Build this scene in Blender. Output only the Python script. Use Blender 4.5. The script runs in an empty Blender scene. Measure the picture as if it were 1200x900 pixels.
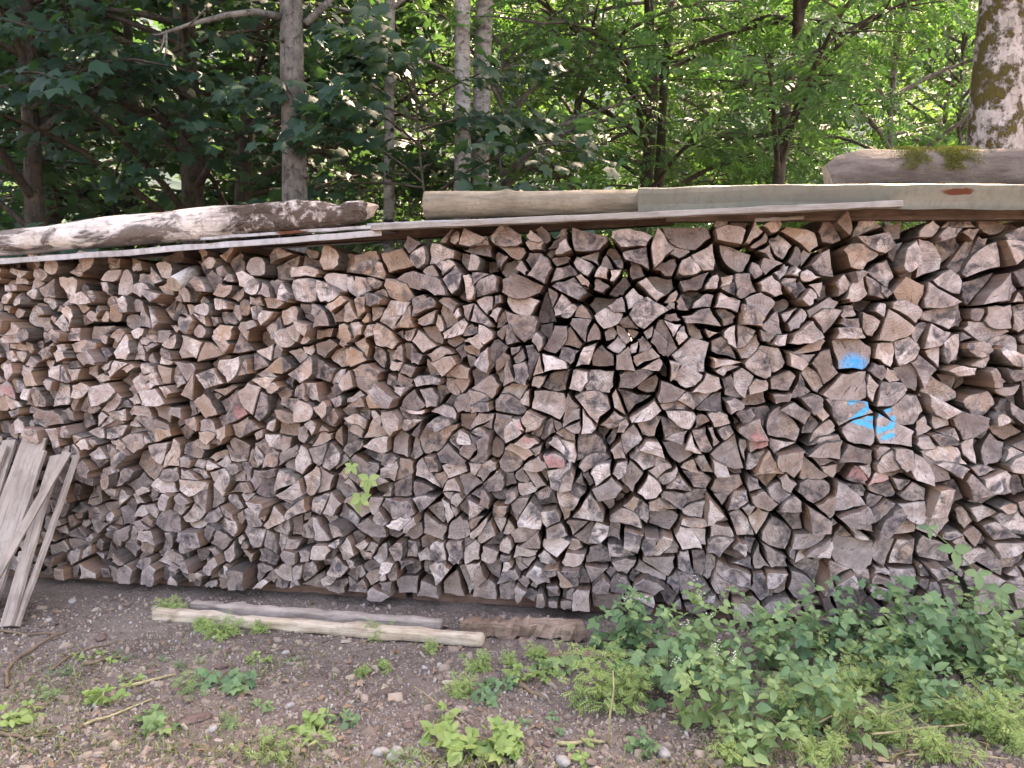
import bpy, math, random
import numpy as np
from mathutils import Vector, Matrix, noise as mnoise

R = math.radians
rnd = random.Random(11)
nrng = np.random.default_rng(5)
scene = bpy.context.scene
COL = scene.collection

# ------------------------------------------------------------------ camera, sky, sun, exposure
CAM_H, PITCH, FPX = 1.5, R(4.1), 900.0
cam_d = bpy.data.cameras.new('camera'); cam = bpy.data.objects.new('camera', cam_d); COL.objects.link(cam)
cam.location = (0, 0, CAM_H); cam.rotation_euler = (math.pi/2 - PITCH, 0, 0)
cam_d.sensor_width = 36; cam_d.lens = 27; cam_d.clip_end = 6000; cam_d.clip_start = 0.05
scene.camera = cam

SUN_EL, SUN_AZ = R(52), R(28)           # azimuth measured from +Y towards +X (sun behind the trees)
world = bpy.data.worlds.new('World'); scene.world = world; world.use_nodes = True
wn = world.node_tree; wn.nodes.clear()
sky = wn.nodes.new('ShaderNodeTexSky'); sky.sky_type = 'NISHITA'; sky.sun_disc = False
sky.sun_elevation = SUN_EL; sky.sun_rotation = SUN_AZ
sky.air_density = 1.0; sky.dust_density = 4.0; sky.ozone_density = 1.0
bg = wn.nodes.new('ShaderNodeBackground'); bg.inputs['Strength'].default_value = 0.15
wo = wn.nodes.new('ShaderNodeOutputWorld')
wn.links.new(sky.outputs[0], bg.inputs[0]); wn.links.new(bg.outputs[0], wo.inputs[0])
sun_d = bpy.data.lights.new('sun', 'SUN'); sun = bpy.data.objects.new('sun', sun_d); COL.objects.link(sun)
sun_d.energy = 3.5; sun_d.angle = R(0.6); sun_d.color = (1.0, 0.93, 0.82)
to_sun = Vector((math.sin(SUN_AZ)*math.cos(SUN_EL), math.cos(SUN_AZ)*math.cos(SUN_EL), math.sin(SUN_EL)))
sun.rotation_euler = to_sun.to_track_quat('Z', 'Y').to_euler(); sun.location = (0, 0, 30)
vs = scene.view_settings
vs.view_transform = 'Standard'; vs.look = 'None'; vs.gamma = 1.0; vs.use_curve_mapping = False
vs.exposure = 3.22
try:
    vs.use_white_balance = True; vs.white_balance_temperature = 8700; vs.white_balance_tint = 23
except Exception:
    pass
cy = scene.cycles
cy.max_bounces = 5; cy.diffuse_bounces = 2; cy.glossy_bounces = 2; cy.transmission_bounces = 4
cy.transparent_max_bounces = 4; cy.caustics_reflective = False; cy.caustics_refractive = False
cy.sample_clamp_indirect = 6.0

# ------------------------------------------------------------------ picture -> place
CP, SP = math.cos(PITCH), math.sin(PITCH)
def ray(x, y):
    a, b = (x-600)/FPX, (450-y)/FPX
    return Vector((a, CP + b*SP, -SP + b*CP))
ORG = Vector((0, 0, CAM_H))
WSL = 0.155                                   # the woodpile's face: Y = 4.0 - WSL*X
WU = Vector((1, -WSL, 0)).normalized(); WN = Vector((WSL, 1, 0)).normalized(); WO = Vector((0, 4.0, 0))
def at_y(x, y, Y):
    d = ray(x, y); return ORG + d*(Y/d.y)
def on_ground(x, y, z=0.0):
    d = ray(x, y); return ORG + d*((z-CAM_H)/d.z)
def on_wall(x, y, off=0.0):                    # off > 0: behind the face
    d = ray(x, y); return ORG + d*((WO + WN*off - ORG).dot(WN)/d.dot(WN))
def wall_uv(x, y, off=0.0):
    p = on_wall(x, y, off); return (p-WO).dot(WU), p.z
def wp(u, z, d=0.0): return WO + WU*u + WN*d + Vector((0, 0, z))
def to_px(p):
    v = p - ORG; f = v.y*CP - v.z*SP; up = v.y*SP + v.z*CP
    return 600 + FPX*v.x/f, 450 - FPX*up/f

# ------------------------------------------------------------------ node helpers
class NB:
    def __init__(s, name):
        s.m = bpy.data.materials.new(name); s.m.use_nodes = True; s.t = s.m.node_tree; s.t.nodes.clear()
        s.out = s.t.nodes.new('ShaderNodeOutputMaterial')
    def node(s, typ, ins=None, **props):
        n = s.t.nodes.new(typ)
        for k, v in props.items(): setattr(n, k, v)
        for k, v in (ins or {}).items(): s.put(n.inputs[k], v)
        return n
    def put(s, sock, v):
        if isinstance(v, bpy.types.NodeSocket): s.t.links.new(v, sock)
        elif isinstance(v, (tuple, list)) and len(v) == 3 and sock.type == 'RGBA': sock.default_value = (*v, 1)
        else: sock.default_value = v
    def math(s, op, a, b=0.0, c=None, clamp=False):
        n = s.t.nodes.new('ShaderNodeMath'); n.operation = op; n.use_clamp = clamp
        s.put(n.inputs[0], a); s.put(n.inputs[1], b)
        if c is not None: s.put(n.inputs[2], c)
        return n.outputs[0]
    def mix(s, f, a, b, mode='MIX'):
        n = s.t.nodes.new('ShaderNodeMix'); n.data_type = 'RGBA'; n.blend_type = mode
        s.put(n.inputs[0], f); s.put(n.inputs[6], a); s.put(n.inputs[7], b); return n.outputs[2]
    def step(s, v, lo, hi):
        n = s.t.nodes.new('ShaderNodeMapRange'); n.clamp = True
        s.put(n.inputs[0], v); n.inputs[1].default_value = lo; n.inputs[2].default_value = hi; return n.outputs[0]
    def noise(s, vec, scale, detail=3, rough=0.55, dist=0.0):
        n = s.node('ShaderNodeTexNoise', {'Vector': vec, 'Scale': scale, 'Detail': detail, 'Roughness': rough, 'Distortion': dist})
        return n.outputs[0]
    def scaled(s, vec, sc):
        n = s.node('ShaderNodeMapping', {'Vector': vec}); n.inputs['Scale'].default_value = sc; return n.outputs[0]
    def attr(s, name):
        return s.node('ShaderNodeAttribute', attribute_name=name)
    def sep(s, v):
        n = s.node('ShaderNodeSeparateXYZ'); s.put(n.inputs[0], v); return n.outputs
    def comb(s, x, y, z):
        n = s.node('ShaderNodeCombineXYZ'); s.put(n.inputs[0], x); s.put(n.inputs[1], y); s.put(n.inputs[2], z); return n.outputs[0]
    def bump(s, h, strength, dist):
        return s.node('ShaderNodeBump', {'Height': h, 'Strength': strength, 'Distance': dist}).outputs[0]
    def finish(s, col, rough=0.8, bump=None, spec=0.3, metal=0.0):
        p = s.node('ShaderNodeBsdfPrincipled', {'Base Color': col, 'Roughness': rough, 'Metallic': metal, 'Specular IOR Level': spec})
        if bump is not None: s.put(p.inputs['Normal'], bump)
        s.t.links.new(p.outputs[0], s.out.inputs[0]); s.p = p
        return s.m
    def pos(s): return s.node('ShaderNodeNewGeometry').outputs['Position']
    def objc(s): return s.node('ShaderNodeTexCoord').outputs['Object']

def mat_wood_end(name, paint=None):
    b = NB(name)
    lc = b.attr('lc').outputs['Vector']; tone = b.attr('tone').outputs['Color']
    tr, tg, tb = b.sep(tone)
    x, y, z = b.sep(lc)
    n1 = b.noise(lc, 14, 4, 0.6); n2 = b.noise(lc, 55, 4, 0.65); n3 = b.noise(lc, 230, 2, 0.6)
    r = b.math('SQRT', b.math('ADD', b.math('MULTIPLY', x, x), b.math('MULTIPLY', y, y)))
    rw = b.math('ADD', r, b.math('MULTIPLY', n1, 0.03))
    ring = b.math('SINE', b.math('MULTIPLY', rw, 460))
    ang = b.math('ARCTAN2', y, x)
    rad = b.noise(b.comb(b.math('MULTIPLY', ang, 9.0), b.math('MULTIPLY', r, 9.0), tb), 2.2, 3, 0.7)
    crack = b.step(rad, 0.39, 0.29)
    # saw and grain lines run one way across an end, the way turned by the piece's own number
    ca = b.math('COSINE', b.math('MULTIPLY', tb, 19.0)); sa = b.math('SINE', b.math('MULTIPLY', tb, 19.0))
    gx = b.math('ADD', b.math('MULTIPLY', x, ca), b.math('MULTIPLY', y, sa)); gy = b.math('SUBTRACT', b.math('MULTIPLY', y, ca), b.math('MULTIPLY', x, sa))
    saw = b.noise(b.comb(b.math('MULTIPLY', gx, 16.0), b.math('MULTIPLY', gy, 150.0), z), 1.0, 3, 0.6)
    k1 = b.math('FRACT', b.math('MULTIPLY', tb, 3.0)); k2 = b.math('FRACT', b.math('MULTIPLY', tb, 11.0)); k3 = b.math('FRACT', b.math('MULTIPLY', tb, 7.0))
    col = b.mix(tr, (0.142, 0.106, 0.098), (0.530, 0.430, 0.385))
    col = b.mix(b.math('MULTIPLY', tg, 0.85), col, (0.42, 0.255, 0.150))
    col = b.mix(b.math('MULTIPLY', b.step(n1, 0.46, 0.62), b.math('MULTIPLY', tr, 0.85)), col, (0.70, 0.625, 0.595))
    col = b.mix(b.math('MULTIPLY', b.step(ring, 0.0, 0.9), b.math('MULTIPLY', b.step(n2, .35, .6), b.math('MULTIPLY', k2, 0.55))), col, (0.10, 0.072, 0.06))
    col = b.mix(b.math('MULTIPLY', b.step(saw, 0.50, 0.64), b.math('MULTIPLY', k1, 0.65)), col, (0.11, 0.085, 0.078))
    mould = b.math('MULTIPLY', b.step(b.noise(lc, 12, 4, 0.62, 0.9), 0.45, 0.60), b.step(k3, 0.15, 0.65))
    col = b.mix(b.math('MULTIPLY', mould, 0.9), col, (0.040, 0.037, 0.044))
    col = b.mix(b.math('MULTIPLY', b.step(n2, 0.5, 0.68), 0.50), col, (0.10, 0.075, 0.066))
    col = b.mix(b.math('MULTIPLY', crack, 0.85), col, (0.030, 0.024, 0.02))
    edge = b.attr('rimv').outputs['Fac']
    col = b.mix(b.math('MULTIPLY', edge, b.math('MULTIPLY', b.step(n2, .40, .55), .55)), col, (0.66, 0.58, 0.53))
    if paint:
        px, py, pz = b.sep(b.pos())
        pu = b.math('ADD', b.math('MULTIPLY', px, WU.x), b.math('MULTIPLY', b.math('SUBTRACT', py, 4.0), WU.y))
        warp = b.math('MULTIPLY', b.math('SUBTRACT', b.noise(b.pos(), 60, 3), 0.5), 0.024)
        def segdist(a, c):
            ax, ay = a; dx, dy = c[0]-ax, c[1]-ay; L2 = dx*dx+dy*dy + 1e-9
            qx = b.math('SUBTRACT', pu, ax); qy = b.math('SUBTRACT', pz, ay)
            t = b.math('DIVIDE', b.math('ADD', b.math('MULTIPLY', qx, dx), b.math('MULTIPLY', qy, dy)), L2, clamp=True)
            ex = b.math('SUBTRACT', qx, b.math('MULTIPLY', t, dx)); ey = b.math('SUBTRACT', qy, b.math('MULTIPLY', t, dy))
            return b.math('SQRT', b.math('ADD', b.math('MULTIPLY', ex, ex), b.math('MULTIPLY', ey, ey)))
        for colr, wid, segs, op, sp_ in paint:
            d = None
            for a, c in segs:
                e = segdist(a, c); d = e if d is None else b.math('MINIMUM', d, e)
            mk = b.step(b.math('ADD', d, warp), wid*1.3, wid*0.6)
            mk = b.math('MULTIPLY', mk, b.math('MULTIPLY', b.step(b.math('ADD', n3, b.math('MULTIPLY', b.math('SUBTRACT', n2, .5), 1.4*sp_)), 0.30 - .14*(1-sp_), 0.62 - .24*(1-sp_)), op))
            col = b.mix(mk, col, colr)
    h = b.math('ADD', b.math('MULTIPLY', n2, 0.8), b.math('ADD', b.math('MULTIPLY', saw, 0.5), b.math('MULTIPLY', crack, -1.6)))
    h = b.math('ADD', h, b.math('MULTIPLY', n3, 0.4))
    return b.finish(col, 0.88, b.bump(h, 0.7, 0.006), 0.2)

def mat_wood_split(name):
    b = NB(name); lc = b.attr('lc').outputs['Vector']; tr, tg, tb = b.sep(b.attr('tone').outputs['Color'])
    f = b.noise(b.scaled(lc, (60, 60, 3.5)), 1.0, 4, 0.65); f2 = b.noise(b.scaled(lc, (11, 11, 2.5)), 1.0, 3, 0.6)
    col = b.mix(tr, (0.135, 0.085, 0.062), (0.31, 0.20, 0.14))
    col = b.mix(b.math('MULTIPLY', tg, 0.8), col, (0.33, 0.17, 0.085))
    col = b.mix(b.math('MULTIPLY', b.step(f, 0.45, 0.7), 0.6), col, (0.085, 0.058, 0.045))
    col = b.mix(b.math('MULTIPLY', b.step(f2, 0.45, 0.7), 0.5), col, (0.30, 0.27, 0.26))
    return b.finish(col, 0.85, b.bump(f, 0.8, 0.008), 0.2)

def mat_log_bark(name):
    b = NB(name); lc = b.attr('lc').outputs['Vector']; tr, tg, tb = b.sep(b.attr('tone').outputs['Color'])
    f = b.noise(b.scaled(lc, (45, 45, 9)), 1.0, 4, 0.65); f2 = b.noise(lc, 9, 3)
    col = b.mix(tr, (0.085, 0.065, 0.055), (0.21, 0.18, 0.155))
    col = b.mix(b.math('MULTIPLY', b.step(f, 0.45, 0.65), 0.7), col, (0.045, 0.035, 0.03))
    col = b.mix(b.math('MULTIPLY', b.step(f2, 0.55, 0.7), 0.5), col, (0.30, 0.28, 0.25))
    return b.finish(col, 0.9, b.bump(f, 1.0, 0.012), 0.2)

def mat_plain_wood(name, c1, c2, dark, along=(1, 1, 1), sc=30, moss=None, stain=0.5):
    b = NB(name); o = b.objc()
    f = b.noise(b.scaled(o, along), sc, 5, 0.65); g = b.noise(o, 3.5, 4, 0.6); h = b.noise(o, 11, 3, 0.6)
    col = b.mix(b.step(g, 0.35, 0.65), c1, c2)
    col = b.mix(b.math('MULTIPLY', b.step(f, 0.48, 0.70), 0.75), col, dark)
    col = b.mix(b.math('MULTIPLY', b.step(h, 0.52, 0.70), stain), col, dark)
    ht = b.math('ADD', f, b.math('MULTIPLY', h, 0.5))
    return b.finish(col, 0.85, b.bump(ht, 0.8, 0.008), 0.2)

def mat_metal(name, c, c2, rust_at=None):
    b = NB(name); p = b.pos(); g = b.noise(b.scaled(p, (1.2, 3, 6)), 1.5, 4, 0.6); h = b.noise(p, 35, 4, 0.65)
    col = b.mix(b.step(g, 0.35, 0.65), c, c2)
    col = b.mix(b.math('MULTIPLY', b.step(h, 0.52, 0.70), 0.5), col, (0.14, 0.12, 0.10))
    st = b.noise(b.scaled(p, (26, 26, 2.2)), 1.0, 4, .65); col = b.mix(b.math('MULTIPLY', b.step(st, .50, .70), .55), col, (0.13, 0.115, 0.095))
    big = b.noise(p, 3.1, 5, .65); col = b.mix(b.math('MULTIPLY', b.step(big, .48, .66), .45), col, (0.20, 0.19, 0.16))
    rough = 0.5; metal = 0.35
    if rust_at:
        for (q, sx, sz) in rust_at:
            x, y, z = b.sep(p)
            dx = b.math('DIVIDE', b.math('SUBTRACT', x, q.x), sx); dz = b.math('DIVIDE', b.math('SUBTRACT', z, q.z), sz)
            d = b.math('SQRT', b.math('ADD', b.math('MULTIPLY', dx, dx), b.math('MULTIPLY', dz, dz)))
            d = b.math('ADD', d, b.math('MULTIPLY', b.math('SUBTRACT', h, 0.5), 1.2))
            col = b.mix(b.step(d, 1.05, 0.8), col, (0.11, 0.035, 0.018))
    return b.finish(col, rough, b.bump(h, 0.15, 0.003), 0.4, metal)

def mat_bark(name, c1, c2, dark, moss=None, birch=False, fine=1.0, mamt=(0.52, 0.62)):
    b = NB(name); p = b.pos()
    v = b.scaled(p, (18*fine, 18*fine, 5*fine)) if not birch else b.scaled(p, (6, 6, 26))
    f = b.noise(v, 1.0, 5, 0.65); g = b.noise(p, 7, 4, 0.6); k = b.noise(b.scaled(p, (1, 1, 0.9)), 6.5, 5, 0.68)
    sp = b.noise(p, 45, 3, 0.6)
    col = b.mix(b.step(g, 0.35, 0.65), c1, c2)
    col = b.mix(b.math('MULTIPLY', b.step(f, 0.5, 0.68), 0.75), col, dark)
    col = b.mix(b.math('MULTIPLY', b.step(sp, 0.6, 0.7), 0.45), col, tuple(min(.5, v*1.6) for v in c2))
    col = b.mix(b.math('MULTIPLY', b.step(b.noise(p, 22, 4, .6), 0.55, 0.66), 0.7), col, dark)
    h = b.math('ADD', f, b.math('MULTIPLY', sp, 0.3))
    if birch:
        kn = b.noise(b.scaled(p, (5, 5, 9)), 1.0, 2, 0.5)
        col = b.mix(b.step(kn, 0.64, 0.69), col, (0.02, 0.018, 0.016))
    if moss:
        mk = b.step(k, *mamt)
        mcol = b.mix(b.noise(p, 40, 3), moss[0], moss[1])
        col = b.mix(mk, col, mcol); h = b.math('ADD', h, b.math('MULTIPLY', mk, 1.2))
    return b.finish(col, 0.9, b.bump(h, 0.9, 0.02), 0.2)

def mat_leaf(name, dark, mid, pale, trans=0.4, tcol=(0.20, 0.36, 0.04), rough=0.5):
    b = NB(name); t = b.attr('tone').outputs['Color']; tr, tg, tb = b.sep(t)
    col = b.mix(tr, dark, mid); col = b.mix(b.math('MULTIPLY', tg, 1.0), col, pale)
    p = b.node('ShaderNodeBsdfPrincipled', {'Base Color': col, 'Roughness': rough, 'Specular IOR Level': 0.35})
    tl = b.node('ShaderNodeBsdfTranslucent', {'Color': b.mix(0.5, col, tcol)})
    mx = b.node('ShaderNodeMixShader', {0: trans, 1: p.outputs[0], 2: tl.outputs[0]})
    b.t.links.new(mx.outputs[0], b.out.inputs[0]); return b.m

# ------------------------------------------------------------------ mesh helpers
def new_obj(name, me, parent=None, loc=None, mats=()):
    for m in mats: me.materials.append(m)
    o = bpy.data.objects.new(name, me); COL.objects.link(o)
    if loc is not None: o.location = loc
    if parent is not None: o.parent = parent
    return o
def tag(o, label=None, cat=None, group=None, kind=None):
    if label: o['label'] = label
    if cat: o['category'] = cat
    if group: o['group'] = group
    if kind or cat: o['kind'] = kind or 'thing'
    return o
def thing(name, loc, label, cat, group=None):
    o = bpy.data.objects.new(name, None); COL.objects.link(o); o.location = loc; o.empty_display_size = 0.1
    return tag(o, label, cat, group)

class MB:
    """collects vertices / faces / material ids, then makes one mesh"""
    def __init__(s): s.v = []; s.f = []; s.mi = []
    def add(s, vs_, fs, mi=0):
        k = len(s.v); s.v.extend([tuple(q) for q in vs_])
        for f in fs: s.f.append([i+k for i in f]); s.mi.append(mi)
    def tube(s, pts, rads, n=8, cap=True, mi=0, jit=0.0, phase=0.0):
        pts = [Vector(p) for p in pts]; k0 = len(s.v); ref = None
        for i, p in enumerate(pts):
            t = (pts[min(i+1, len(pts)-1)] - pts[max(i-1, 0)]).normalized()
            if ref is None:
                ref = t.orthogonal().normalized() if abs(t.z) > 0.9 else t.cross(Vector((0, 0, 1))).normalized()
            ref = (ref - t*ref.dot(t)).normalized(); bi = t.cross(ref)
            for j in range(n):
                a = 2*math.pi*j/n + phase
                rr = rads[i]*(1 + (mnoise.noise(p*3 + Vector((math.cos(a), math.sin(a), 0))*1.3)*jit if jit else 0))
                s.v.append(tuple(p + ref*(math.cos(a)*rr) + bi*(math.sin(a)*rr)))
        for i in range(len(pts)-1):
            for j in range(n):
                a, b_ = k0+i*n+j, k0+i*n+(j+1) % n
                s.f.append([a, b_, b_+n, a+n]); s.mi.append(mi)
        if cap:
            s.f.append([k0+j for j in range(n)][::-1]); s.mi.append(mi+1 if cap == 2 else mi)
            e = k0+(len(pts)-1)*n; s.f.append([e+j for j in range(n)]); s.mi.append(mi+1 if cap == 2 else mi)
    def mesh(s, name, smooth=False, origin=None):
        me = bpy.data.meshes.new(name)
        v = s.v if origin is None else [(a-origin[0], b_-origin[1], c-origin[2]) for a, b_, c in s.v]
        me.from_pydata(v, [], s.f); me.polygons.foreach_set('material_index', s.mi)
        if smooth: me.polygons.foreach_set('use_smooth', [smooth is True or i in smooth for i in s.mi])
        me.update(); return me

# leaf templates: base at origin, tip +y, blade normal +z
def sym(right, mid, tri_r):
    """right: points on the right side; mid: midrib points; tri_r refers to ('r',i)/('m',i)"""
    vs_ = list(mid) + list(right) + [(-x, y, z) for x, y, z in right]; nm, nr = len(mid), len(right)
    T = []
    for t in tri_r:
        a = [i if k == 'm' else nm+i for k, i in t]; T.append(a)
        c = [i if k == 'm' else nm+nr+i for k, i in t]; T.append(c[::-1])
    return np.array(vs_, float), np.array(T, int)
m_, r_ = 'm', 'r'
MAPLE = sym([(.50, .10, -.07), (.35, .32, .0), (.52, .66, -.10), (.25, .66, -.01)], [(0, 0, 0), (0, .45, -.02), (0, 1, -.14)],
            [((m_,0),(r_,0),(r_,1)), ((m_,0),(r_,1),(m_,1)), ((r_,1),(r_,2),(r_,3)), ((r_,1),(r_,3),(m_,1)), ((m_,1),(r_,3),(m_,2))])
OVATE = sym([(.30, .30, .05), (.24, .66, .03)], [(0, 0, 0), (0, .5, -.03), (0, 1, -.12)],
            [((m_,0),(r_,0),(m_,1)), ((r_,0),(r_,1),(m_,1)), ((r_,1),(m_,2),(m_,1))])
LANCE = sym([(.11, .35, .03)], [(0, 0, 0), (0, .5, -.02), (0, 1, -.14)], [((m_,0),(r_,0),(m_,1)), ((r_,0),(m_,2),(m_,1))])
def compound(pairs, lw, ll, droop=0.25):
    V, T = [], []
    def leaflet(bx, by, ang, L):
        k = len(V); c, s_ = math.cos(ang), math.sin(ang); z0 = -droop*by*by
        for (x, y, z) in ((0, 0, 0), (lw*L, .45*L, .02), (0, L, -.04), (-lw*L, .45*L, .02)):
            V.append((bx + x*c + y*s_, by - x*s_ + y*c, z0 + z - abs(y*s_)*.15))
        T.extend([(k, k+1, k+2), (k, k+2, k+3)])
    for i in range(pairs):
        y = .18 + .72*i/pairs
        leaflet(0, y, 1.1, ll); leaflet(0, y, -1.1, ll)
    leaflet(0, .86, 0, ll)
    return np.array(V, float), np.array(T, int)
ASH = compound(4, .22, .36)
FERNY = compound(5, .20, .30, .1)
def trifol():
    V, T = [], []
    for ang, L in ((0, .62), (1.25, .55), (-1.25, .55)):
        v, t = OVATE; c, s_ = math.cos(ang), math.sin(ang); k = len(V)
        for x, y, z in v*L: V.append((x*1.25*c + y*s_, .38 - x*1.25*s_ + y*c, z))
        T.extend((t+k).tolist())
    return np.array(V, float), np.array(T, int)
TRIFOL = trifol()

def norm(a): return a/np.maximum(np.linalg.norm(a, axis=1, keepdims=True), 1e-9)
def leaves_mesh(name, tpl, pos, nrm, dirv, sc, tone, curl=None):
    """one mesh of many leaves; tone (n,3) per leaf"""
    tv, tt = tpl; pos = np.asarray(pos, float); z = norm(np.asarray(nrm, float)); d = np.asarray(dirv, float)
    y = norm(d - z*np.sum(d*z, 1, keepdims=True)); x = np.cross(y, z); n = len(pos); sc = np.asarray(sc, float)
    w = nrng.uniform(.82, 1.15, n)
    V = pos[:, None, :] + sc[:, None, None]*(tv[None, :, 0, None]*w[:, None, None]*x[:, None, :] + tv[None, :, 1, None]*y[:, None, :]
        + (tv[None, :, 2, None]*nrng.uniform(.4, 2.0, n)[:, None, None])*z[:, None, :])
    F = (tt[None] + (np.arange(n)*len(tv))[:, None, None]).reshape(-1, 3)
    me = bpy.data.meshes.new(name); nv, nf = n*len(tv), len(F)
    me.vertices.add(nv); me.vertices.foreach_set('co', V.reshape(-1).astype(np.float32))
    me.loops.add(nf*3); me.loops.foreach_set('vertex_index', F.reshape(-1).astype(np.int32))
    me.polygons.add(nf); me.polygons.foreach_set('loop_start', np.arange(0, nf*3, 3, dtype=np.int32))
    me.polygons.foreach_set('use_smooth', np.ones(nf, bool))
    me.update(calc_edges=True)
    at = me.attributes.new('tone', 'FLOAT_COLOR', 'FACE')
    c = np.ones((n, 4), np.float32); c[:, :3] = tone
    at.data.foreach_set('color', np.repeat(c, len(tt), axis=0).reshape(-1))
    return me

# ------------------------------------------------------------------ the ground, the mountain
def gz(x, y):
    return 0.025*mnoise.noise(Vector((x*.9, y*.9, 3))) + 0.012*mnoise.noise(Vector((x*4, y*4, 1))) + 0.006*mnoise.noise(Vector((x*13, y*13, 7)))
def build_ground():
    b = NB('soil'); p = b.pos()
    n1 = b.noise(p, 2.2, 4, 0.6); n2 = b.noise(p, 18, 5, 0.7); n3 = b.noise(p, 90, 4, 0.7)
    col = b.mix(b.step(n1, 0.35, 0.65), (0.098, 0.073, 0.060), (0.195, 0.152, 0.126))
    col = b.mix(b.math('MULTIPLY', b.step(n2, 0.45, 0.7), 0.7), col, (0.27, 0.22, 0.185))
    col = b.mix(b.math('MULTIPLY', b.step(n3, 0.42, 0.3), 0.7), col, (0.065, 0.05, 0.045))
    vo = b.node('ShaderNodeTexVoronoi', {'Vector': p, 'Scale': 75.0}); d = vo.outputs['Distance']; vc = b.sep(vo.outputs['Color'])
    chip = b.math('MULTIPLY', b.step(d, 0.36, 0.28), b.step(vc[0], 0.62, 0.66))
    col = b.mix(chip, col, b.mix(vc[1], (0.20, 0.15, 0.12), (0.50, 0.46, 0.43)))
    vo2 = b.node('ShaderNodeTexVoronoi', {'Vector': p, 'Scale': 190.0}); vc2 = b.sep(vo2.outputs['Color'])
    grit = b.math('MULTIPLY', b.step(vo2.outputs['Distance'], 0.42, 0.3), b.step(vc2[0], 0.6, 0.7))
    col = b.mix(grit, col, b.mix(vc2[1], (0.13, 0.10, 0.085), (0.36, 0.32, 0.30)))
    h = b.math('ADD', b.math('ADD', n2, b.math('MULTIPLY', n3, 0.6)), b.math('MULTIPLY', chip, 0.7))
    soil = b.finish(col, 0.92, b.bump(h, 0.9, 0.02), 0.15)
    xs = sorted(set([-4000, -1500, -500, -200, -80, -30, -12, -7] + [round(-4.6+i*.045, 4) for i in range(206)] + [6, 12, 30, 80, 200, 500, 1500, 4000]))
    ys = sorted(set([-300, -60, -15, -4, 0, 1] + [round(1.6+i*.04, 4) for i in range(90)] + [6, 8, 12, 20, 35, 60, 110, 200, 500, 1500, 4000]))
    V = [(x, y, gz(x, y) if abs(x) < 6 and 0 < y < 7 else 0.0) for y in ys for x in xs]; nx = len(xs)
    F = [(j*nx+i, j*nx+i+1, (j+1)*nx+i+1, (j+1)*nx+i) for j in range(len(ys)-1) for i in range(nx-1)]
    me = bpy.data.meshes.new('ground'); me.from_pydata(V, [], F); me.polygons.foreach_set('use_smooth', [True]*len(F))
    tag(new_obj('ground', me, mats=[soil]), 'dark brown soil with pale grit and bark chips', 'ground', kind='structure')
    # forest mountain far behind
    b = NB('far_forest'); p = b.pos()
    vo = b.node('ShaderNodeTexVoronoi', {'Vector': p, 'Scale': 0.05}); n = b.noise(p, 0.012, 4, 0.6)
    col = b.mix(b.step(n, 0.4, 0.6), (0.030, 0.062, 0.030), (0.065, 0.115, 0.045))
    col = b.mix(b.step(vo.outputs['Distance'], 0.2, 0.9), col, (0.018, 0.035, 0.02))
    fm = b.finish(col, 0.95, b.bump(vo.outputs['Distance'], 1.0, 6.0), 0.1)
    V, F = [], []; nx, ny = 70, 30
    for j in range(ny):
        for i in range(nx):
            x = -1500 + 3000*i/(nx-1); t = j/(ny-1); y = 520 + 800*t
            top = 640 + 110*mnoise.noise(Vector((x*.0017, .3, 0))) + 40*mnoise.noise(Vector((x*.006, 1, 0)))
            z = -4 + top*math.sin(min(1, t*1.05)*math.pi/2)**1.25 + 30*t*mnoise.noise(Vector((x*.005, y*.005, 2)))
            V.append((x, y, z))
    for j in range(ny-1):
        for i in range(nx-1): F.append((j*nx+i, j*nx+i+1, (j+1)*nx+i+1, (j+1)*nx+i))
    me = bpy.data.meshes.new('mountain'); me.from_pydata(V, [], F); me.polygons.foreach_set('use_smooth', [True]*len(F))
    tag(new_obj('mountain', me, mats=[fm]), 'wooded mountainside seen through the leaves', 'mountain', kind='structure')
build_ground()

# ------------------------------------------------------------------ the woodpile
PX = lambda L: [wall_uv(*q, -0.02) for q in L]
def chain(L): q = PX(L); return list(zip(q[:-1], q[1:]))
BLUE = (0.02, 0.30, 0.62); BLUE2 = (0.015, 0.42, 0.72); PINK = (0.62, 0.20, 0.20)
blue_segs = chain([(998, 472), (1007, 467), (1017, 470), (1020, 475), (1013, 482), (1000, 493), (1015, 497), (1030, 503)]) \
    + chain([(1022, 473), (1032, 480), (1040, 483)]) + chain([(1045, 474), (1042, 482), (1024, 488), (1017, 492)]) \
    + chain([(1030, 505), (1045, 500), (1048, 491)]) + chain([(1036, 513), (1046, 510)])
blue_fill = chain([(1001, 428), (1006, 431)])
blue_s = chain([(1000, 423), (1008, 423), (1004, 429), (1009, 435), (1001, 438)])
pink_segs = [chain([(640, 537), (660, 545)]), chain([(612, 500), (618, 512)]), chain([(885, 512), (893, 524)]), chain([(998, 552), (1012, 556)]),
             chain([(1024, 566), (1036, 565)]), chain([(200, 482), (206, 488)]), chain([(280, 483), (288, 492)]), chain([(12, 457), (20, 460)])]
pink_all = [s for c in pink_segs for s in c]
M_END = mat_wood_end('end_grain')
M_END_BLUE = mat_wood_end('end_grain_blue_paint', [((0.06, 0.36, 0.66), 0.056, blue_fill, 0.85, .35), (BLUE, 0.010, blue_s, 0.9, .1), (BLUE2, 0.0135, blue_segs, 0.92, .3)])
M_END_PINK = mat_wood_end('end_grain_pink_paint', [(PINK, 0.034, pink_all, 0.5, 1)])
M_SPLIT = mat_wood_split('split_wood'); M_LBARK = mat_log_bark('log_bark')

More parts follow.
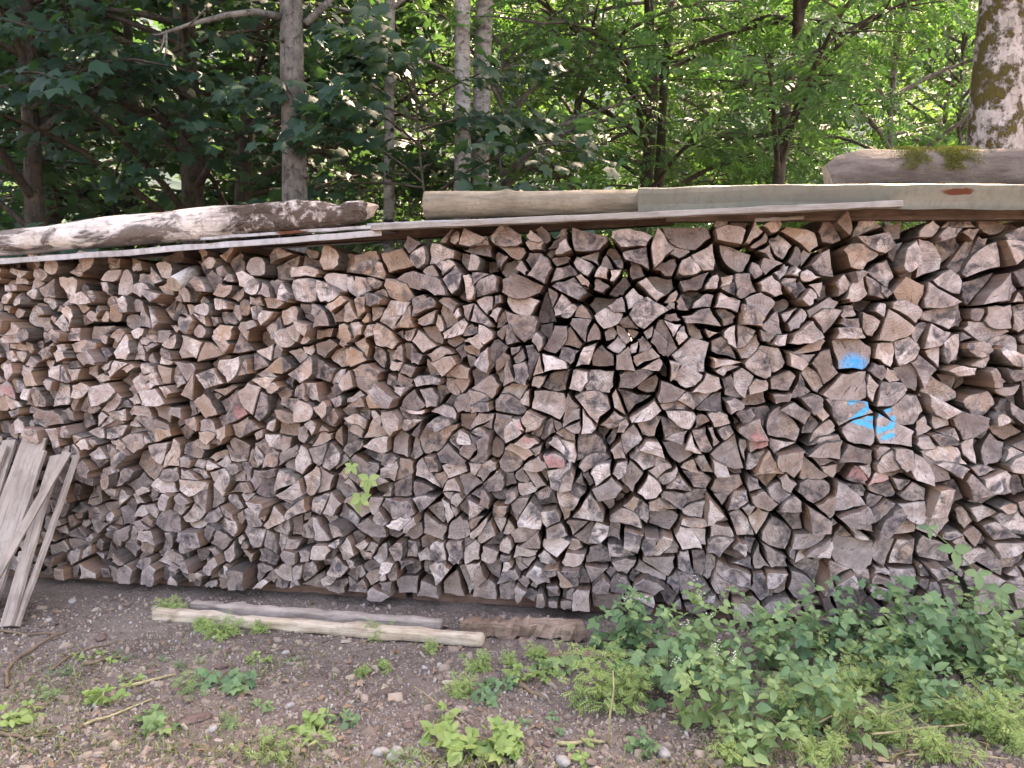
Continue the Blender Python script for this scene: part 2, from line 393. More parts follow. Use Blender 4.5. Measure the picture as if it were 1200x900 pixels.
def area(p): return 0.5*sum(p[i-1][0]*p[i][1]-p[i][0]*p[i-1][1] for i in range(len(p)))
def cen(p):
    A = area(p) or 1e-9; cx = cz = 0
    for i in range(len(p)):
        c = p[i-1][0]*p[i][1]-p[i][0]*p[i-1][1]; cx += (p[i-1][0]+p[i][0])*c; cz += (p[i-1][1]+p[i][1])*c
    return cx/(6*A), cz/(6*A)
def clip(p, q, n):
    """keep the side where (x-q).n <= 0"""
    o = []
    for i in range(len(p)):
        a, c = p[i-1], p[i]; da = (a[0]-q[0])*n[0]+(a[1]-q[1])*n[1]; dc = (c[0]-q[0])*n[0]+(c[1]-q[1])*n[1]
        if (da <= 0) != (dc <= 0):
            t = da/(da-dc); o.append((a[0]+(c[0]-a[0])*t, a[1]+(c[1]-a[1])*t))
        if dc <= 0: o.append(c)
    return o
TOP = [(-90, 306), (0, 308), (70, 309), (150, 304), (260, 292), (330, 296), (400, 290), (470, 288), (500, 276), (560, 272), (640, 272), (680, 262), (720, 276), (800, 268), (870, 254),
       (940, 262), (1000, 258), (1100, 257), (1150, 247), (1290, 244)]
TOPUV = PX([(x, y-9) for x, y in TOP])
def top_z(u):
    for (a, za), (b_, zb) in zip(TOPUV[:-1], TOPUV[1:]):
        if a <= u <= b_: return za + (zb-za)*(u-a)/(b_-a)
    return TOPUV[0][1] if u < TOPUV[0][0] else TOPUV[-1][1]
UMIN, UMAX, ZB = wall_uv(-170, 500)[0], wall_uv(1370, 500)[0], 0.040
def spacing(u, z):
    t = (u+3.5)/6.3
    s = (0.136 + 0.058*t)*(1 + .20*mnoise.noise(Vector((u*2.3, z*2.6, 8)))) + 0.018*max(0, z-1.2) - 0.03*max(0, 0.6-z)
    return s
BLUE_KEEP = PX([(1003, 430), (1008, 474), (1016, 493), (1040, 480), (1040, 500)])
def make_pieces():
    seeds = []; z = ZB + 0.05; row = 0
    while z < 2.45:
        u = UMIN - 0.3 + rnd.random()*0.15
        rh = spacing(0, z)*0.70*rnd.uniform(.9, 1.1)
        while u < UMAX + 0.3:
            s = spacing(u, z)
            seeds.append((u, z + rnd.uniform(-.36, .36)*s*(0.3 if row == 0 else 1.0)))
            u += s*rnd.uniform(.60, 1.46)
        z += rh; row += 1
    S = np.array(seeds)
    cells = []
    for i, (u, z) in enumerate(seeds):
        d = np.hypot(S[:, 0]-u, S[:, 1]-z); idx = np.argsort(d)[1:22]
        p = [(u-.35, max(ZB, z-.35)), (u+.35, max(ZB, z-.35)), (u+.35, z+.35), (u-.35, z+.35)]
        for j in idx:
            q = S[j]; p = clip(p, ((u+q[0])/2, (z+q[1])/2), (q[0]-u, q[1]-z))
            if len(p) < 3: break
        if len(p) >= 3: cells.append(p)
    out = []
    def cut(p, depth):
        p = tidy(p, .018); A = abs(area(p)); u, z = cen(p); s = spacing(u, z); lim = s*s*0.80; nv = len(p)
        pr = (0.95 if nv >= 6 else 0.80 if nv == 5 else 0.36 if nv == 4 else 0.10) * min(1.15, A/(lim*.66))
        if any(in_poly(p, *q) for q in BLUE_KEEP): out.append(p); return
        if depth >= 3 or A < lim*.22 or rnd.random() > pr: out.append(p); return
        k = rnd.randrange(nv); a = p[k]; best = None
        for _ in range(16):                       # a chord from a corner (or an edge) to a far corner or edge, like an axe split
            k = rnd.randrange(nv); a = p[k]
            if rnd.random() < .4: t = rnd.uniform(.25, .75); c = p[k-1]; a = (a[0]+(c[0]-a[0])*t, a[1]+(c[1]-a[1])*t)
            m = p[(k + rnd.randint(2, max(2, nv-2))) % nv]
            if rnd.random() < .5: t = rnd.uniform(.2, .8); c = p[(p.index(m)-1) % nv]; m = (m[0]+(c[0]-m[0])*t, m[1]+(c[1]-m[1])*t)
            n = (-(m[1]-a[1]), m[0]-a[0]); p1 = clip(p, a, n); p2 = clip(p, a, (-n[0], -n[1]))
            if len(p1) < 3 or len(p2) < 3: continue
            f = min(abs(area(p1)), abs(area(p2)))/A
            sc_ = min(4*math.pi*abs(area(q))/sum(math.hypot(q[i][0]-q[i-1][0], q[i][1]-q[i-1][1]) for i in range(len(q)))**2 for q in (p1, p2)) + rnd.random()*.26
            if f > .2 and (best is None or sc_ > best[0]): best = (sc_, p1, p2)
        if best is None: out.append(p); return
        for q in best[1:]: cut(q, depth+1)
    for p in cells: cut(p, 0)
    return out

def tidy(p, short=0.026):
    p = list(p); k = True
    while k and len(p) > 3:
        k = False
        for i in range(len(p)):
            a, c = p[i-1], p[i]
            if math.hypot(a[0]-c[0], a[1]-c[1]) < short:
                p[i] = ((a[0]+c[0])/2, (a[1]+c[1])/2); del p[i-1]; k = True; break
    # drop nearly straight corners
    i = 0
    while i < len(p) and len(p) > 3:
        a, c, e = p[i-1], p[i], p[(i+1) % len(p)]
        v1 = (c[0]-a[0], c[1]-a[1]); v2 = (e[0]-c[0], e[1]-c[1])
        cr = (v1[0]*v2[1]-v1[1]*v2[0])/max(1e-9, math.hypot(*v1)*math.hypot(*v2))
        if abs(cr) < 0.22: del p[i]
        else: i += 1
    return p

def outline(p, bark_edge, rough, rounded):
    """polygon -> rough closed outline; returns pts and an edge id per segment"""
    pts, ids = [], []; n = len(p)
    for i in range(n):
        a, c = p[i], p[(i+1) % n]; L = math.hypot(c[0]-a[0], c[1]-a[1]); k = 3 if L > 0.07 else 2
        if i == bark_edge: k += 2
        nx, nz = (c[1]-a[1])/max(L, 1e-9), -(c[0]-a[0])/max(L, 1e-9)
        bow = rnd.uniform(-.05, .03)*L
        if i == bark_edge: bow = rnd.uniform(.09, .20)*L
        for j in range(k):
            t = (j + (rnd.uniform(-.15, .15) if j else 0))/k; w = 4*t*(1-t)*bow + rnd.gauss(0, rough)*(1 if j else .6)
            pts.append((a[0]+(c[0]-a[0])*t + nx*w, a[1]+(c[1]-a[1])*t + nz*w)); ids.append(i)
    if rounded:
        cu, cz = cen(p); q = []
        r0 = math.sqrt(abs(area(p))/math.pi)
        for (x, z) in pts:
            d = math.hypot(x-cu, z-cz) or 1e-6; f = (d + (r0*1.03-d)*rounded)/d
            q.append((cu+(x-cu)*f, cz+(z-cz)*f))
        pts = q
    return pts, ids

class PieceGeo: pass
def piece_geo(p, tone, d0, rounded=0.0, gap=0.003):
    """world-space vertices of one log, with 'lc' coordinates"""
    u0, z0 = cen(p); g = PieceGeo(); A = abs(area(p)); size = math.sqrt(A)
    bark = max(range(len(p)), key=lambda i: math.hypot(p[i][0]-p[(i+1) % len(p)][0], p[i][1]-p[(i+1) % len(p)][1])*rnd.uniform(.5, 1.2)) if rnd.random() < .72 else -1
    if rounded: bark = -2
    sc = 1 - gap*2.2/size; ro = rnd.gauss(0, .11); c, s_ = math.cos(ro), math.sin(ro); sc *= rnd.uniform(.86, 1.0) if u0 < .3 else rnd.uniform(.80, 1.0)
    q = [(u0 + ((x-u0)*c-(z-z0)*s_)*sc, z0 + ((x-u0)*s_+(z-z0)*c)*sc) for x, z in p]
    q = [(x, max(z, ZB)) for x, z in q]
    pts, ids = outline(q, bark, 0.0036, rounded); n = len(pts)
    L = rnd.uniform(.80, .90); flare = 1.17; su, sz = rnd.gauss(0, .02), rnd.gauss(0, .012)
    ta, tb = rnd.gauss(0, .10), rnd.gauss(0, .10)
    # the pith: near the corner opposite the bark
    if bark >= 0:
        mu = ((q[bark][0]+q[(bark+1) % len(q)][0])/2, (q[bark][1]+q[(bark+1) % len(q)][1])/2)
        far = max(q, key=lambda v: math.hypot(v[0]-mu[0], v[1]-mu[1])); pi_ = (far[0]*1.15-mu[0]*.15, far[1]*1.15-mu[1]*.15)
    elif bark == -2: pi_ = (u0+rnd.gauss(0, .006), z0+rnd.gauss(0, .006))
    else: pi_ = (u0+rnd.gauss(0, size*.5), z0+rnd.gauss(0, size*.5))
    V, LC = [], []; zo = rnd.uniform(0, 40)
    def put(u, z, d):
        V.append(wp(u, z, d)); LC.append((u-pi_[0], z-pi_[1], d+zo))
    ch = rnd.uniform(.003, .007); ins = 1 - rnd.uniform(.06, .13)*(.10/size)*.6
    for (u, z) in pts:
        d = d0 + ta*(u-u0) + tb*(z-z0); put(u0+(u-u0)*ins, z0+(z-z0)*ins, d + rnd.gauss(0, .0012))
    for (u, z) in pts:
        d = d0 + ta*(u-u0) + tb*(z-z0); put(u, z, d + ch*rnd.uniform(.6, 1.8))
    for (u, z) in pts: put(u0+(u-u0)*flare+su*L, max(ZB, z0+(z-z0)*flare+sz*L), d0 + L)
    put(u0+rnd.gauss(0, size*.12), z0+rnd.gauss(0, size*.12), d0 + rnd.gauss(0, .004))
    g.RIM = [.35]*n + [1.0]*n + [0.0]*(n+1)
    F, MI = [], []
    for i in range(n):
        j = (i+1) % n
        F.append((3*n, j, i)); MI.append(0)
        F.append((i, j, n+j, n+i)); MI.append(2 if (ids[i] == bark or bark == -2) else 0)
        F.append((n+i, n+j, 2*n+j, 2*n+i)); MI.append(2 if (ids[i] == bark or bark == -2) else 1)
    F.append([2*n+i for i in range(n)]); MI.append(1)
    F = [tuple(f)[::-1] if area(p) > 0 else tuple(f) for f in F]
    g.V, g.LC, g.F, g.MI, g.tone = V, LC, F, MI, tone; g.u, g.z, g.poly, g.bark = u0, z0, q, bark
    return g
def geo_mesh(name, geos, mats, origin=Vector((0, 0, 0))):
    V, LC, F, MI, T, RM = [], [], [], [], [], []
    for g in geos:
        k = len(V); V.extend([tuple(v-origin) for v in g.V]); LC.extend(g.LC); RM.extend(g.RIM)
        F.extend([tuple(i+k for i in f) for f in g.F]); MI.extend(g.MI); T.extend([(*g.tone, 1.0)]*len(g.F))
    me = bpy.data.meshes.new(name); me.from_pydata(V, [], F); me.polygons.foreach_set('material_index', MI)
    a = me.attributes.new('lc', 'FLOAT_VECTOR', 'POINT'); a.data.foreach_set('vector', np.array(LC, np.float32).reshape(-1))
    a = me.attributes.new('tone', 'FLOAT_COLOR', 'FACE'); a.data.foreach_set('color', np.array(T, np.float32).reshape(-1))
    a = me.attributes.new('rimv', 'FLOAT', 'POINT'); a.data.foreach_set('value', np.array(RM, np.float32))
    for m in mats: me.materials.append(m)
    return me

def in_poly(p, u, z):
    c = False
    for i in range(len(p)):
        a, b_ = p[i-1], p[i]
        if (a[1] > z) != (b_[1] > z) and u < (b_[0]-a[0])*(z-a[1])/(b_[1]-a[1]) + a[0]: c = not c
    return c
def build_pile():
    polys = make_pieces(); geos = []
    HOLES = [wall_uv(*q) for q in ((640, 345), (700, 345), (720, 290), (960, 350), (870, 290), (850, 300), (545, 345), (790, 330), (1095, 735))]
    ROUNDS = [wall_uv(*q) for q in ((12, 322), (26, 346), (65, 320), (92, 336), (120, 322), (290, 305), (188, 385), (120, 393), (75, 350), (145, 370), (40, 385), (205, 345))]
    keep = []
    for p in polys:
        if area(p) < 0: p = p[::-1]
        u, z = cen(p); p = tidy(p); A = abs(area(p))
        if len(p) < 3 or A < 0.0016 or u < UMIN or u > UMAX or z > top_z(u) - 0.02 or max(v[1] for v in p) > top_z(u) + 0.045: continue
        keep.append((p, u, z, A))
    keep.sort(key=lambda k: k[2]); done = []
    for k in keep:                                # nothing hangs in the air: something lies under each log
        p, u, z, A = k; bot = min(v[1] for v in p); mid = [((v[0]+u)/2, v[1]-e) for v in p if v[1] < z for e in (.02, .04)] + [(u, bot-.02), (u, bot-.04)]
        if z < top_z(u)-.30 or bot < ZB+.02 or sum(any(abs(q[1]-u) < .4 and in_poly(q[0], *m) for q in done) for m in mid) >= 1: done.append(k)
    for (p, u, z, A) in done:
        x, y = to_px(wp(u, z)); up = (z-1.0); deep = 0.0
        if any(in_poly(p, *h) for h in HOLES): deep = rnd.uniform(.15, .30)
        gapp = 0.02 + 0.05*max(0, up) + 0.05*max(0, (x-450)/750)*(1 if y < 480 else .4)
        if rnd.random() < gapp*(2.0 if A < .010 else .5): deep = rnd.uniform(.08, .20) if z > .5 else 0.0
        # tone: paleness, brownness, mould
        n = mnoise.noise(Vector((u*.9, z*1.1, 4)))
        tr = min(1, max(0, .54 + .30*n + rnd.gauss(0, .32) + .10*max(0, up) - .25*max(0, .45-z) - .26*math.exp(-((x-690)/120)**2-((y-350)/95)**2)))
        br = max(0, rnd.gauss(.14, .26) + (.18 if x < 480 and y < 520 else 0) + .35*math.exp(-((x-440)/90)**2-((y-400)/70)**2) - (.12 if z < .4 else 0))
        if rnd.random() < .15: tr *= .35
        mo = rnd.random()**1.3
        rounded = 0.85 if any(in_poly(p, *h) for h in ROUNDS) else (0.8 if x < 340 and y < 420 and rnd.random() < .26 and A > .006 else 0.5 if rnd.random() < .03 else 0.0)
        d0 = rnd.gauss(0, .044) + .030*mnoise.noise(Vector((u*1.3, z*1.6, 9))) + (.07 if z > top_z(u)-.22 else 0)*rnd.random()
        if min(math.hypot(x-1022, y-485), math.hypot(x-1003, y-430)) < 42: deep = 0.0; d0 = rnd.gauss(-.01, .012)
        if math.hypot(x-422, y-565) < 45: d0 = max(d0, .0)
        d0 += deep
        if x < 130 and y > 560: d0 += .05
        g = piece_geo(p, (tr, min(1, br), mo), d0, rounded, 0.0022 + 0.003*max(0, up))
        g.deep = deep; g.A, g.px, g.rounded, g.tr, g.br = A, (x, y), rounded, tr, br; geos.append(g)
    blue_pts = [q for s in blue_segs+blue_fill for q in s]; pink_pts = [q for s in pink_all for q in s]
    for g in geos:
        g.blue = any(in_poly(g.poly, *q) for q in blue_pts); g.pink = (not g.blue) and any(in_poly(g.poly, *q) for q in pink_pts)
    vis = [g for g in geos if -8 < g.px[0] < 1208 and not g.deep and not (g.px[0] < 70 and g.px[1] > 560) and not (g.px[0] > 700 and g.px[1] > 735)]
    vis.sort(key=lambda g: -(g.A*(900/g.V[0].y)**2) - (1e9 if (g.blue or g.pink) else 0))
    pick = vis[:300]; pk = set(map(id, pick)); rest = [g for g in geos if id(g) not in pk]
    ANCH = [('beside the blue painted marks', (1022, 480), 105), ('around the sprig of five-fingered leaves', (425, 568), 75), ('near the pink sprayed log ends', (640, 530), 80),
            ('behind the leaning grey planks', (70, 620), 130), ('above the bramble climbing the pile', (1110, 590), 95)]
    blab = {}
    for g in pick:
        x, y = g.px; nv = len(g.poly)
        shape = 'round' if g.rounded > .6 else {3: 'three-cornered', 4: 'four-cornered'}.get(nv, 'many-sided')
        col = 'dark grey' if g.tr < .28 else ('brown' if g.br > .36 else ('pale' if g.tr > .66 else 'grey-brown'))
        size = 'large' if g.A > .021 else 'medium'
        where = None
        for w, (ax, ay), rr in ANCH:
            if math.hypot(x-ax, y-ay) < rr: where = w; break
        if where is None:
            tz = top_z(g.u)
            tl = 'the peeled log' if x < 440 else ('the bare grey log' if x < 750 else 'the pale green sheet')
            bl = 'the ground beams' if x < 690 else 'the tall weeds'
            h = (g.z-ZB)/(tz-ZB)
            where = f'in the top courses under {tl}' if h > .8 else (f'in the bottom courses behind {bl}' if h < .16 else
                    (f'in the upper half below {tl}' if h > .5 else f'in the lower half above {bl}'))
        if g.blue: label, M = (f'{size} split log with its end brushed over in blue, above the blue strokes' if y < 452 else f'{size} {col} {shape} split log with thin bright blue paint strokes on its end'), M_END_BLUE
        elif g.pink: label, M = f'{size} {shape} split log with faded pink paint on its end', M_END_PINK
        else: label, M = f'{size} {col} {shape} log end {where}', M_END
        o = g.V[0].copy()
        ob = new_obj('firewood_log', geo_mesh('firewood_log', [g], [M, M_SPLIT, M_LBARK], o), loc=o)
        tag(ob, label, 'firewood', 'split logs stacked in the woodpile')
    for (p, u, z, A) in done:  # added rear row behind the face, stops brightness showing through the gaps
        q = [(UMIN+UMAX-x, z_*.955+.003) for x, z_ in p][::-1]; cu = cen(q)[0]
        if max(v[1] for v in q) < top_z(cu)-.02: rest.append(piece_geo(q, (rnd.random(), .2, rnd.random()), 1.02 + rnd.gauss(0, .03), 0, .0015))
    so = new_obj('firewood', geo_mesh('firewood', rest, [M_END, M_SPLIT, M_LBARK]))
    tag(so, 'smaller grey split logs packed between the bigger ones in the woodpile, and an added rear row behind', 'firewood', kind='stuff')
    print('pieces', len(geos), 'visible', len(vis))
build_pile()

# ------------------------------------------------------------------ roofing laid on the pile
M_SHEET = mat_metal('galvanised_sheet', (0.38, 0.39, 0.42), (0.48, 0.48, 0.50), [(on_wall(342, 272, -.10), .10, .012)])
M_SHEETG = mat_metal('greenish_sheet', (0.165, 0.185, 0.160), (0.225, 0.235, 0.20), [(on_wall(1125, 224, -.13), .075, .016)])
M_BOARD = mat_plain_wood('weathered_board', (0.24, 0.22, 0.195), (0.31, 0.29, 0.265), (0.17, 0.14, 0.12), (1.2, 4, 14), 5)
M_RAIL = mat_plain_wood('dark_rail', (0.10, 0.075, 0.06), (0.15, 0.11, 0.09), (0.04, 0.03, 0.025), (1.5, 6, 10), 5)
def wall_strip(pts, prof, mb, mi=0):
    """sweep an open profile [(depth, dz)] along points given as (u, z)"""
    k0 = len(mb.v); n = len(prof)
    for (u, z) in pts:
        w = .005*mnoise.noise(Vector((u*3, z, 1)))
        for (d, dz) in prof: mb.v.append(tuple(wp(u, z+dz+w + .004*mnoise.noise(Vector((u*7, dz*20, 5))), d + .005*mnoise.noise(Vector((u*4.5, dz*14, 3))))))
    for i in range(len(pts)-1):
        for j in range(n-1): mb.f.append([k0+i*n+j, k0+(i+1)*n+j, k0+(i+1)*n+j+1, k0+i*n+j+1]); mb.mi.append(mi)
def resample(L, off, n):
    q = [wall_uv(x, y, off) for x, y in L]; out = []
    for i in range(n+1):
        t = i/n*(len(q)-1); k = min(int(t), len(q)-2); f = t-k
        out.append((q[k][0]+(q[k+1][0]-q[k][0])*f, q[k][1]+(q[k+1][1]-q[k][1])*f))
    return out
def thick(prof, th):
    """closed sheet profile of thickness th (underside returned behind)"""
    return prof + [(d+th*.6, z-th) for d, z in prof[::-1]] + [prof[0]]
def sheet(name, label, L, off, prof, mat, n=24, th=.0025, cat='metal sheet'):
    mb = MB(); wall_strip(resample(L, off, n), thick([(off+d, z) for d, z in prof], th), mb)
    o = on_wall(*L[0], off); ob = new_obj(name, mb.mesh(name, origin=o), loc=o, mats=[mat]); tag(ob, label, cat, 'roofing sheets covering the woodpile'); return ob
sheet('roof_sheet', 'narrow grey metal roof sheet with folded lip below the peeled log', [(-180, 314), (60, 299), (240, 285), (447, 269)], -.11,
      [(.004, -.030), (0, -.002), (.006, .0), (.45, .03), (.95, .07)], M_SHEET)
sheet('roof_sheet', 'grey metal roof sheet with a rust patch between peeled log and folded lip', [(235, 278), (340, 270), (470, 262), (640, 254)], -.085,
      [(.003, -.014), (0, 0), (.45, .055), (1.0, .13)], M_SHEET)
sheet('roof_sheet', 'pale bright metal roof sheet lying under the bare grey log', [(430, 262), (600, 255), (800, 246)], -.05,
      [(.003, -.008), (0, 0), (.30, .045), (.95, .12)], M_SHEET)
sheet('roof_sheet', 'wide pale green folded roof sheet with a rust stain on its fold', [(748, 221), (900, 217), (1060, 216), (1390, 218)], -.13,
      [(.02, -.104), (.045, -.100), (.035, -.072), (.008, -.02), (0, 0), (.012, .006), (.40, .03), (.95, .08)], M_SHEETG, th=.003, n=60)
def box_between(a, b, w, h, up, mb, taper=1.0, n=1, warp=0.0, rough=.0012):
    a, b = Vector(a), Vector(b); t = (b-a).normalized(); side = t.cross(Vector(up)).normalized(); upv = side.cross(t); k0 = len(mb.v)
    for i in range(n+1):
        f = i/n; p = a + (b-a)*f + upv*warp*math.sin(f*math.pi); s_ = 1 + (taper-1)*f
        for sx, sz in ((-1, -1), (1, -1), (1, 1), (-1, 1)): mb.v.append(tuple(p + side*(sx*w/2*s_) + upv*(sz*h/2) + Vector([rnd.gauss(0, rough) for _ in range(3)])))
    for i in range(n):
        for j in range(4): q = k0+i*4; mb.f.append([q+j, q+(j+1) % 4, q+4+(j+1) % 4, q+4+j]); mb.mi.append(0)
    mb.f.append([k0+3, k0+2, k0+1, k0]); mb.mi.append(0); e = k0+n*4; mb.f.append([e, e+1, e+2, e+3]); mb.mi.append(0)
def beam(name, label, a, b, w, h, mat, cat, up=(0, 0, 1), group=None, taper=1.0, n=8, bev=.004, warp=0.0, rough=.0012):
    a = Vector(a); b = Vector(b); mb = MB(); box_between(a, b, w, h, up, mb, taper, n, warp, rough); me = mb.mesh(name, origin=a)
    # turn local x along the piece so grain can follow it
    t = (b-a).normalized(); q = t.to_track_quat('X', 'Z'); me.transform(q.to_matrix().to_4x4().inverted())
    o = new_obj(name, me, loc=a, mats=[mat]); o.rotation_euler = q.to_euler(); tag(o, label, cat, group)
    bv = o.modifiers.new('edge', 'BEVEL'); bv.width = bev; bv.segments = 2; bv.limit_method = 'ANGLE'
    return o
M_GRAIN = mat_plain_wood('grey_plank', (0.27, 0.22, 0.185), (0.38, 0.32, 0.275), (0.15, 0.12, 0.105), (.5, 7, 7), 9)
M_FRESH = mat_plain_wood('peeled_beam', (0.44, 0.34, 0.235), (0.52, 0.45, 0.36), (0.19, 0.125, 0.085), (.6, 7, 7), 7)
M_ROT = mat_plain_wood('rotten_wood', (0.19, 0.115, 0.08), (0.34, 0.245, 0.18), (0.06, 0.035, 0.025), (.6, 8, 8), 7)
M_SLEEP = mat_plain_wood('sleeper_wood', (0.17, 0.090, 0.065), (0.22, 0.135, 0.10), (0.07, 0.045, 0.035), (.6, 7, 7), 6)
beam('roof_batten', 'long weathered wooden batten along the edge of the roof sheets', on_wall(436, 267, -.14), on_wall(1056, 239, -.16), .055, .029, M_BOARD, 'batten', n=30, bev=.003, rough=.0014)
for nm, lab, a, b, d in (('roof_rail', 'dark timber rail under the folded green roof sheet', (780, 254), (1390, 250), .06),
                         ('roof_rail', 'dark timber rail under the grey sheets beside the gap', (300, 284), (790, 258), .22)):
    beam(nm, lab, on_wall(*a, d), on_wall(*b, d), .07, .055, M_RAIL, 'rail')
beam('loose_stick', 'thin pale stick lying on the top logs under the green sheet', on_wall(884, 258, -.06), on_wall(942, 255, -.03), .022, .016, M_BOARD, 'stick')

# ------------------------------------------------------------------ logs laid on the roofing
def mat_peeled():
    b = NB('peeled_log'); o = b.objc(); f = b.noise(b.scaled(o, (3, 16, 16)), 1.5, 5, 0.65); g = b.noise(o, 4.2, 4, 0.6); h = b.noise(o, 24, 4, 0.65)
    x = b.sep(o)[0]
    col = b.mix(b.step(g, .35, .65), (0.50, 0.44, 0.39), (0.64, 0.58, 0.53))
    col = b.mix(b.math('MULTIPLY', b.step(f, .50, .68), .7), col, (0.20, 0.15, 0.12))
    col = b.mix(b.math('MULTIPLY', b.step(h, .54, .70), .6), col, (0.13, 0.10, 0.08))
    bk = b.noise(b.scaled(o, (1.6, 4, 4)), 2.2, 5, .65, .6); col = b.mix(b.math('MULTIPLY', b.step(bk, .52, .58), .85), col, (0.085, 0.062, 0.05))
    rot = b.step(b.math('ADD', x, b.math('MULTIPLY', g, .5)), 2.42, 2.57)
    col = b.mix(b.math('MULTIPLY', rot, b.step(h, .30, .52)), col, (0.080, 0.056, 0.042))
    return b.finish(col, .85, b.bump(b.math('ADD', b.math('ADD', f, h), b.step(bk, .50, .58)), 1.0, .016), .2)
def mat_logbark(name, c1, c2, dark, moss_at=None):
    b = NB(name); o = b.objc(); f = b.noise(b.scaled(o, (2.5, 14, 14)), 1.6, 5, 0.65); g = b.noise(o, 5, 4, .6); h = b.noise(o, 40, 4, .65)
    col = b.mix(b.step(g, .35, .65), c1, c2); col = b.mix(b.math('MULTIPLY', b.step(f, .47, .66), .75), col, dark)
    col = b.mix(b.math('MULTIPLY', b.step(h, .55, .7), .5), col, dark)
    ht = b.math('ADD', f, b.math('MULTIPLY', h, .6))
    return b.finish(col, .88, b.bump(ht, 1.0, .012), .2)
M_PEEL = mat_peeled(); M_BARE = mat_logbark('bare_log', (0.17, 0.14, 0.10), (0.25, 0.21, 0.155), (0.11, 0.09, 0.065))
M_MOSSLOG = mat_logbark('barky_log', (0.095, 0.075, 0.062), (0.165, 0.135, 0.112), (0.07, 0.05, 0.045))
B_BIRCHLOG = mat_logbark('silver_bark', (0.30, 0.27, 0.24), (0.42, 0.39, 0.36), (0.11, 0.09, 0.08))
M_CUT = mat_plain_wood('cut_end', (0.33, 0.26, 0.20), (0.42, 0.34, 0.27), (0.15, 0.11, 0.08), (1, 1, 1), 26)
def laid_log(name, label, pts, rads, mat, jit, n=26, seg=40, ragged=0.0, knots=0):
    P = []; Rr = []
    for i in range(seg+1):
        t = i/seg*(len(pts)-1); k = min(int(t), len(pts)-2); f = t-k
        P.append(pts[k]*(1-f)+pts[k+1]*f); Rr.append(rads[k]*(1-f)+rads[k+1]*f)
    mb = MB(); mb.tube(P, Rr, n, 2, 0, jit)
    vs_ = mb.v
    if ragged:
        for i in range(seg-7, seg+1):
            for j in range(n):
                v = Vector(vs_[i*n+j]); w = (i-(seg-8))/8
                sc = 1 - ragged*w*max(0, mnoise.noise(v*9)+.35); q = P[i] + (v-P[i])*sc + (P[-1]-P[-2]).normalized()*(mnoise.noise(v*14)*.09*w)
                vs_[i*n+j] = tuple(q)
    if knots:
        for _ in range(knots):
            i = rnd.randrange(3, seg-8); j = rnd.randrange(n); c = Vector(vs_[i*n+j])
            for q in range(len(vs_)):
                d = (Vector(vs_[q])-c).length
                if d < .05: k = q//n; vs_[q] = tuple(Vector(vs_[q]) + (Vector(vs_[q])-P[min(k, seg)]).normalized()*.020*(1-d/.05))
    o = pts[0]; t = (pts[-1]-pts[0]).normalized(); qn = t.to_track_quat('X', 'Z')
    me = mb.mesh(name, smooth={0}, origin=o); me.transform(qn.to_matrix().to_4x4().inverted())
    ob = new_obj(name, me, loc=o, mats=[mat, M_CUT]); ob.rotation_euler = qn.to_euler(); return tag(ob, label, 'log'), P, Rr
laid_log('round_log', 'short unsplit birch-barked log sticking out askew from the top courses', [on_wall(232, 318, .18), on_wall(222, 322, -.02), on_wall(203, 333, -.13)], [.038, .040, .042], B_BIRCHLOG, .05, n=14, seg=10)
d = -.02
laid_log('laid_log', 'pale peeled log with a dark rotten end lying on the roof sheets', [on_wall(x, y, d) for x, y in ((-150, 301), (0, 286), (120, 274), (250, 261), (340, 256), (434, 248))],
         [.066, .068, .080, .088, .084, .066], M_PEEL, .24, ragged=.75, knots=16, seg=64)
d = .06
laid_log('laid_log', 'bare grey straight log with sawn end on the middle of the roof', [on_wall(x, y, d) for x, y in ((499, 240), (620, 239), (790, 236))], [.070, .066, .062], M_BARE, .05, knots=3, seg=30)
d = .22
ml, P, Rr = laid_log('laid_log', 'thick dark barky log with yellow-green moss patches on the green sheet', [on_wall(x, y, d) for x, y in ((970, 212), (986, 207), (1012, 204), (1100, 203), (1340, 206))], [.072, .100, .116, .120, .125], M_MOSSLOG, .14, seg=70, n=30)
M_MOSS = mat_leaf('moss', (0.055, 0.065, 0.012), (0.12, 0.13, 0.022), (0.22, 0.22, 0.05), .1, (.2, .22, .05), .9)
def tone(n, a=.5, sa=.25, b=.1, sb=.15):
    return np.clip(np.stack([nrng.normal(a, sa, n), nrng.normal(b, sb, n), nrng.random(n)], 1), 0, 1)
def moss_patch(parent, cx, w, n=1500):
    inv = parent.matrix_basis.inverted(); pos = []; nr = []
    for _ in range(n):
        x = cx + rnd.gauss(0, w); y = 204
        c = on_wall(x, y, .22); a = R(min(110, abs(rnd.gauss(42, 26)))); dn = Vector((0, 0, math.sin(a))) - WN*math.cos(a)
        if mnoise.noise(Vector((x*.05, a*2.2, 3))) < -.12: continue
        q = c + dn*(.121 + rnd.random()*.008); q.z = q.z
        pos.append(inv @ q); nr.append(inv.to_3x3() @ (dn + Vector([rnd.gauss(0, .6) for _ in range(3)])))
    k = len(pos)
    me = leaves_mesh('moss', LANCE, np.array(pos), nrng.normal(0, 1, (k, 3)), np.array(nr), nrng.uniform(.008, .016, k), tone(k, .5, .3, .25, .25))
    o = new_obj('moss', me, parent, mats=[M_MOSS]); o['kind'] = 'stuff'
bpy.context.view_layer.update()
moss_patch(ml, 1062, 12, 2600); moss_patch(ml, 1108, 14, 5200)

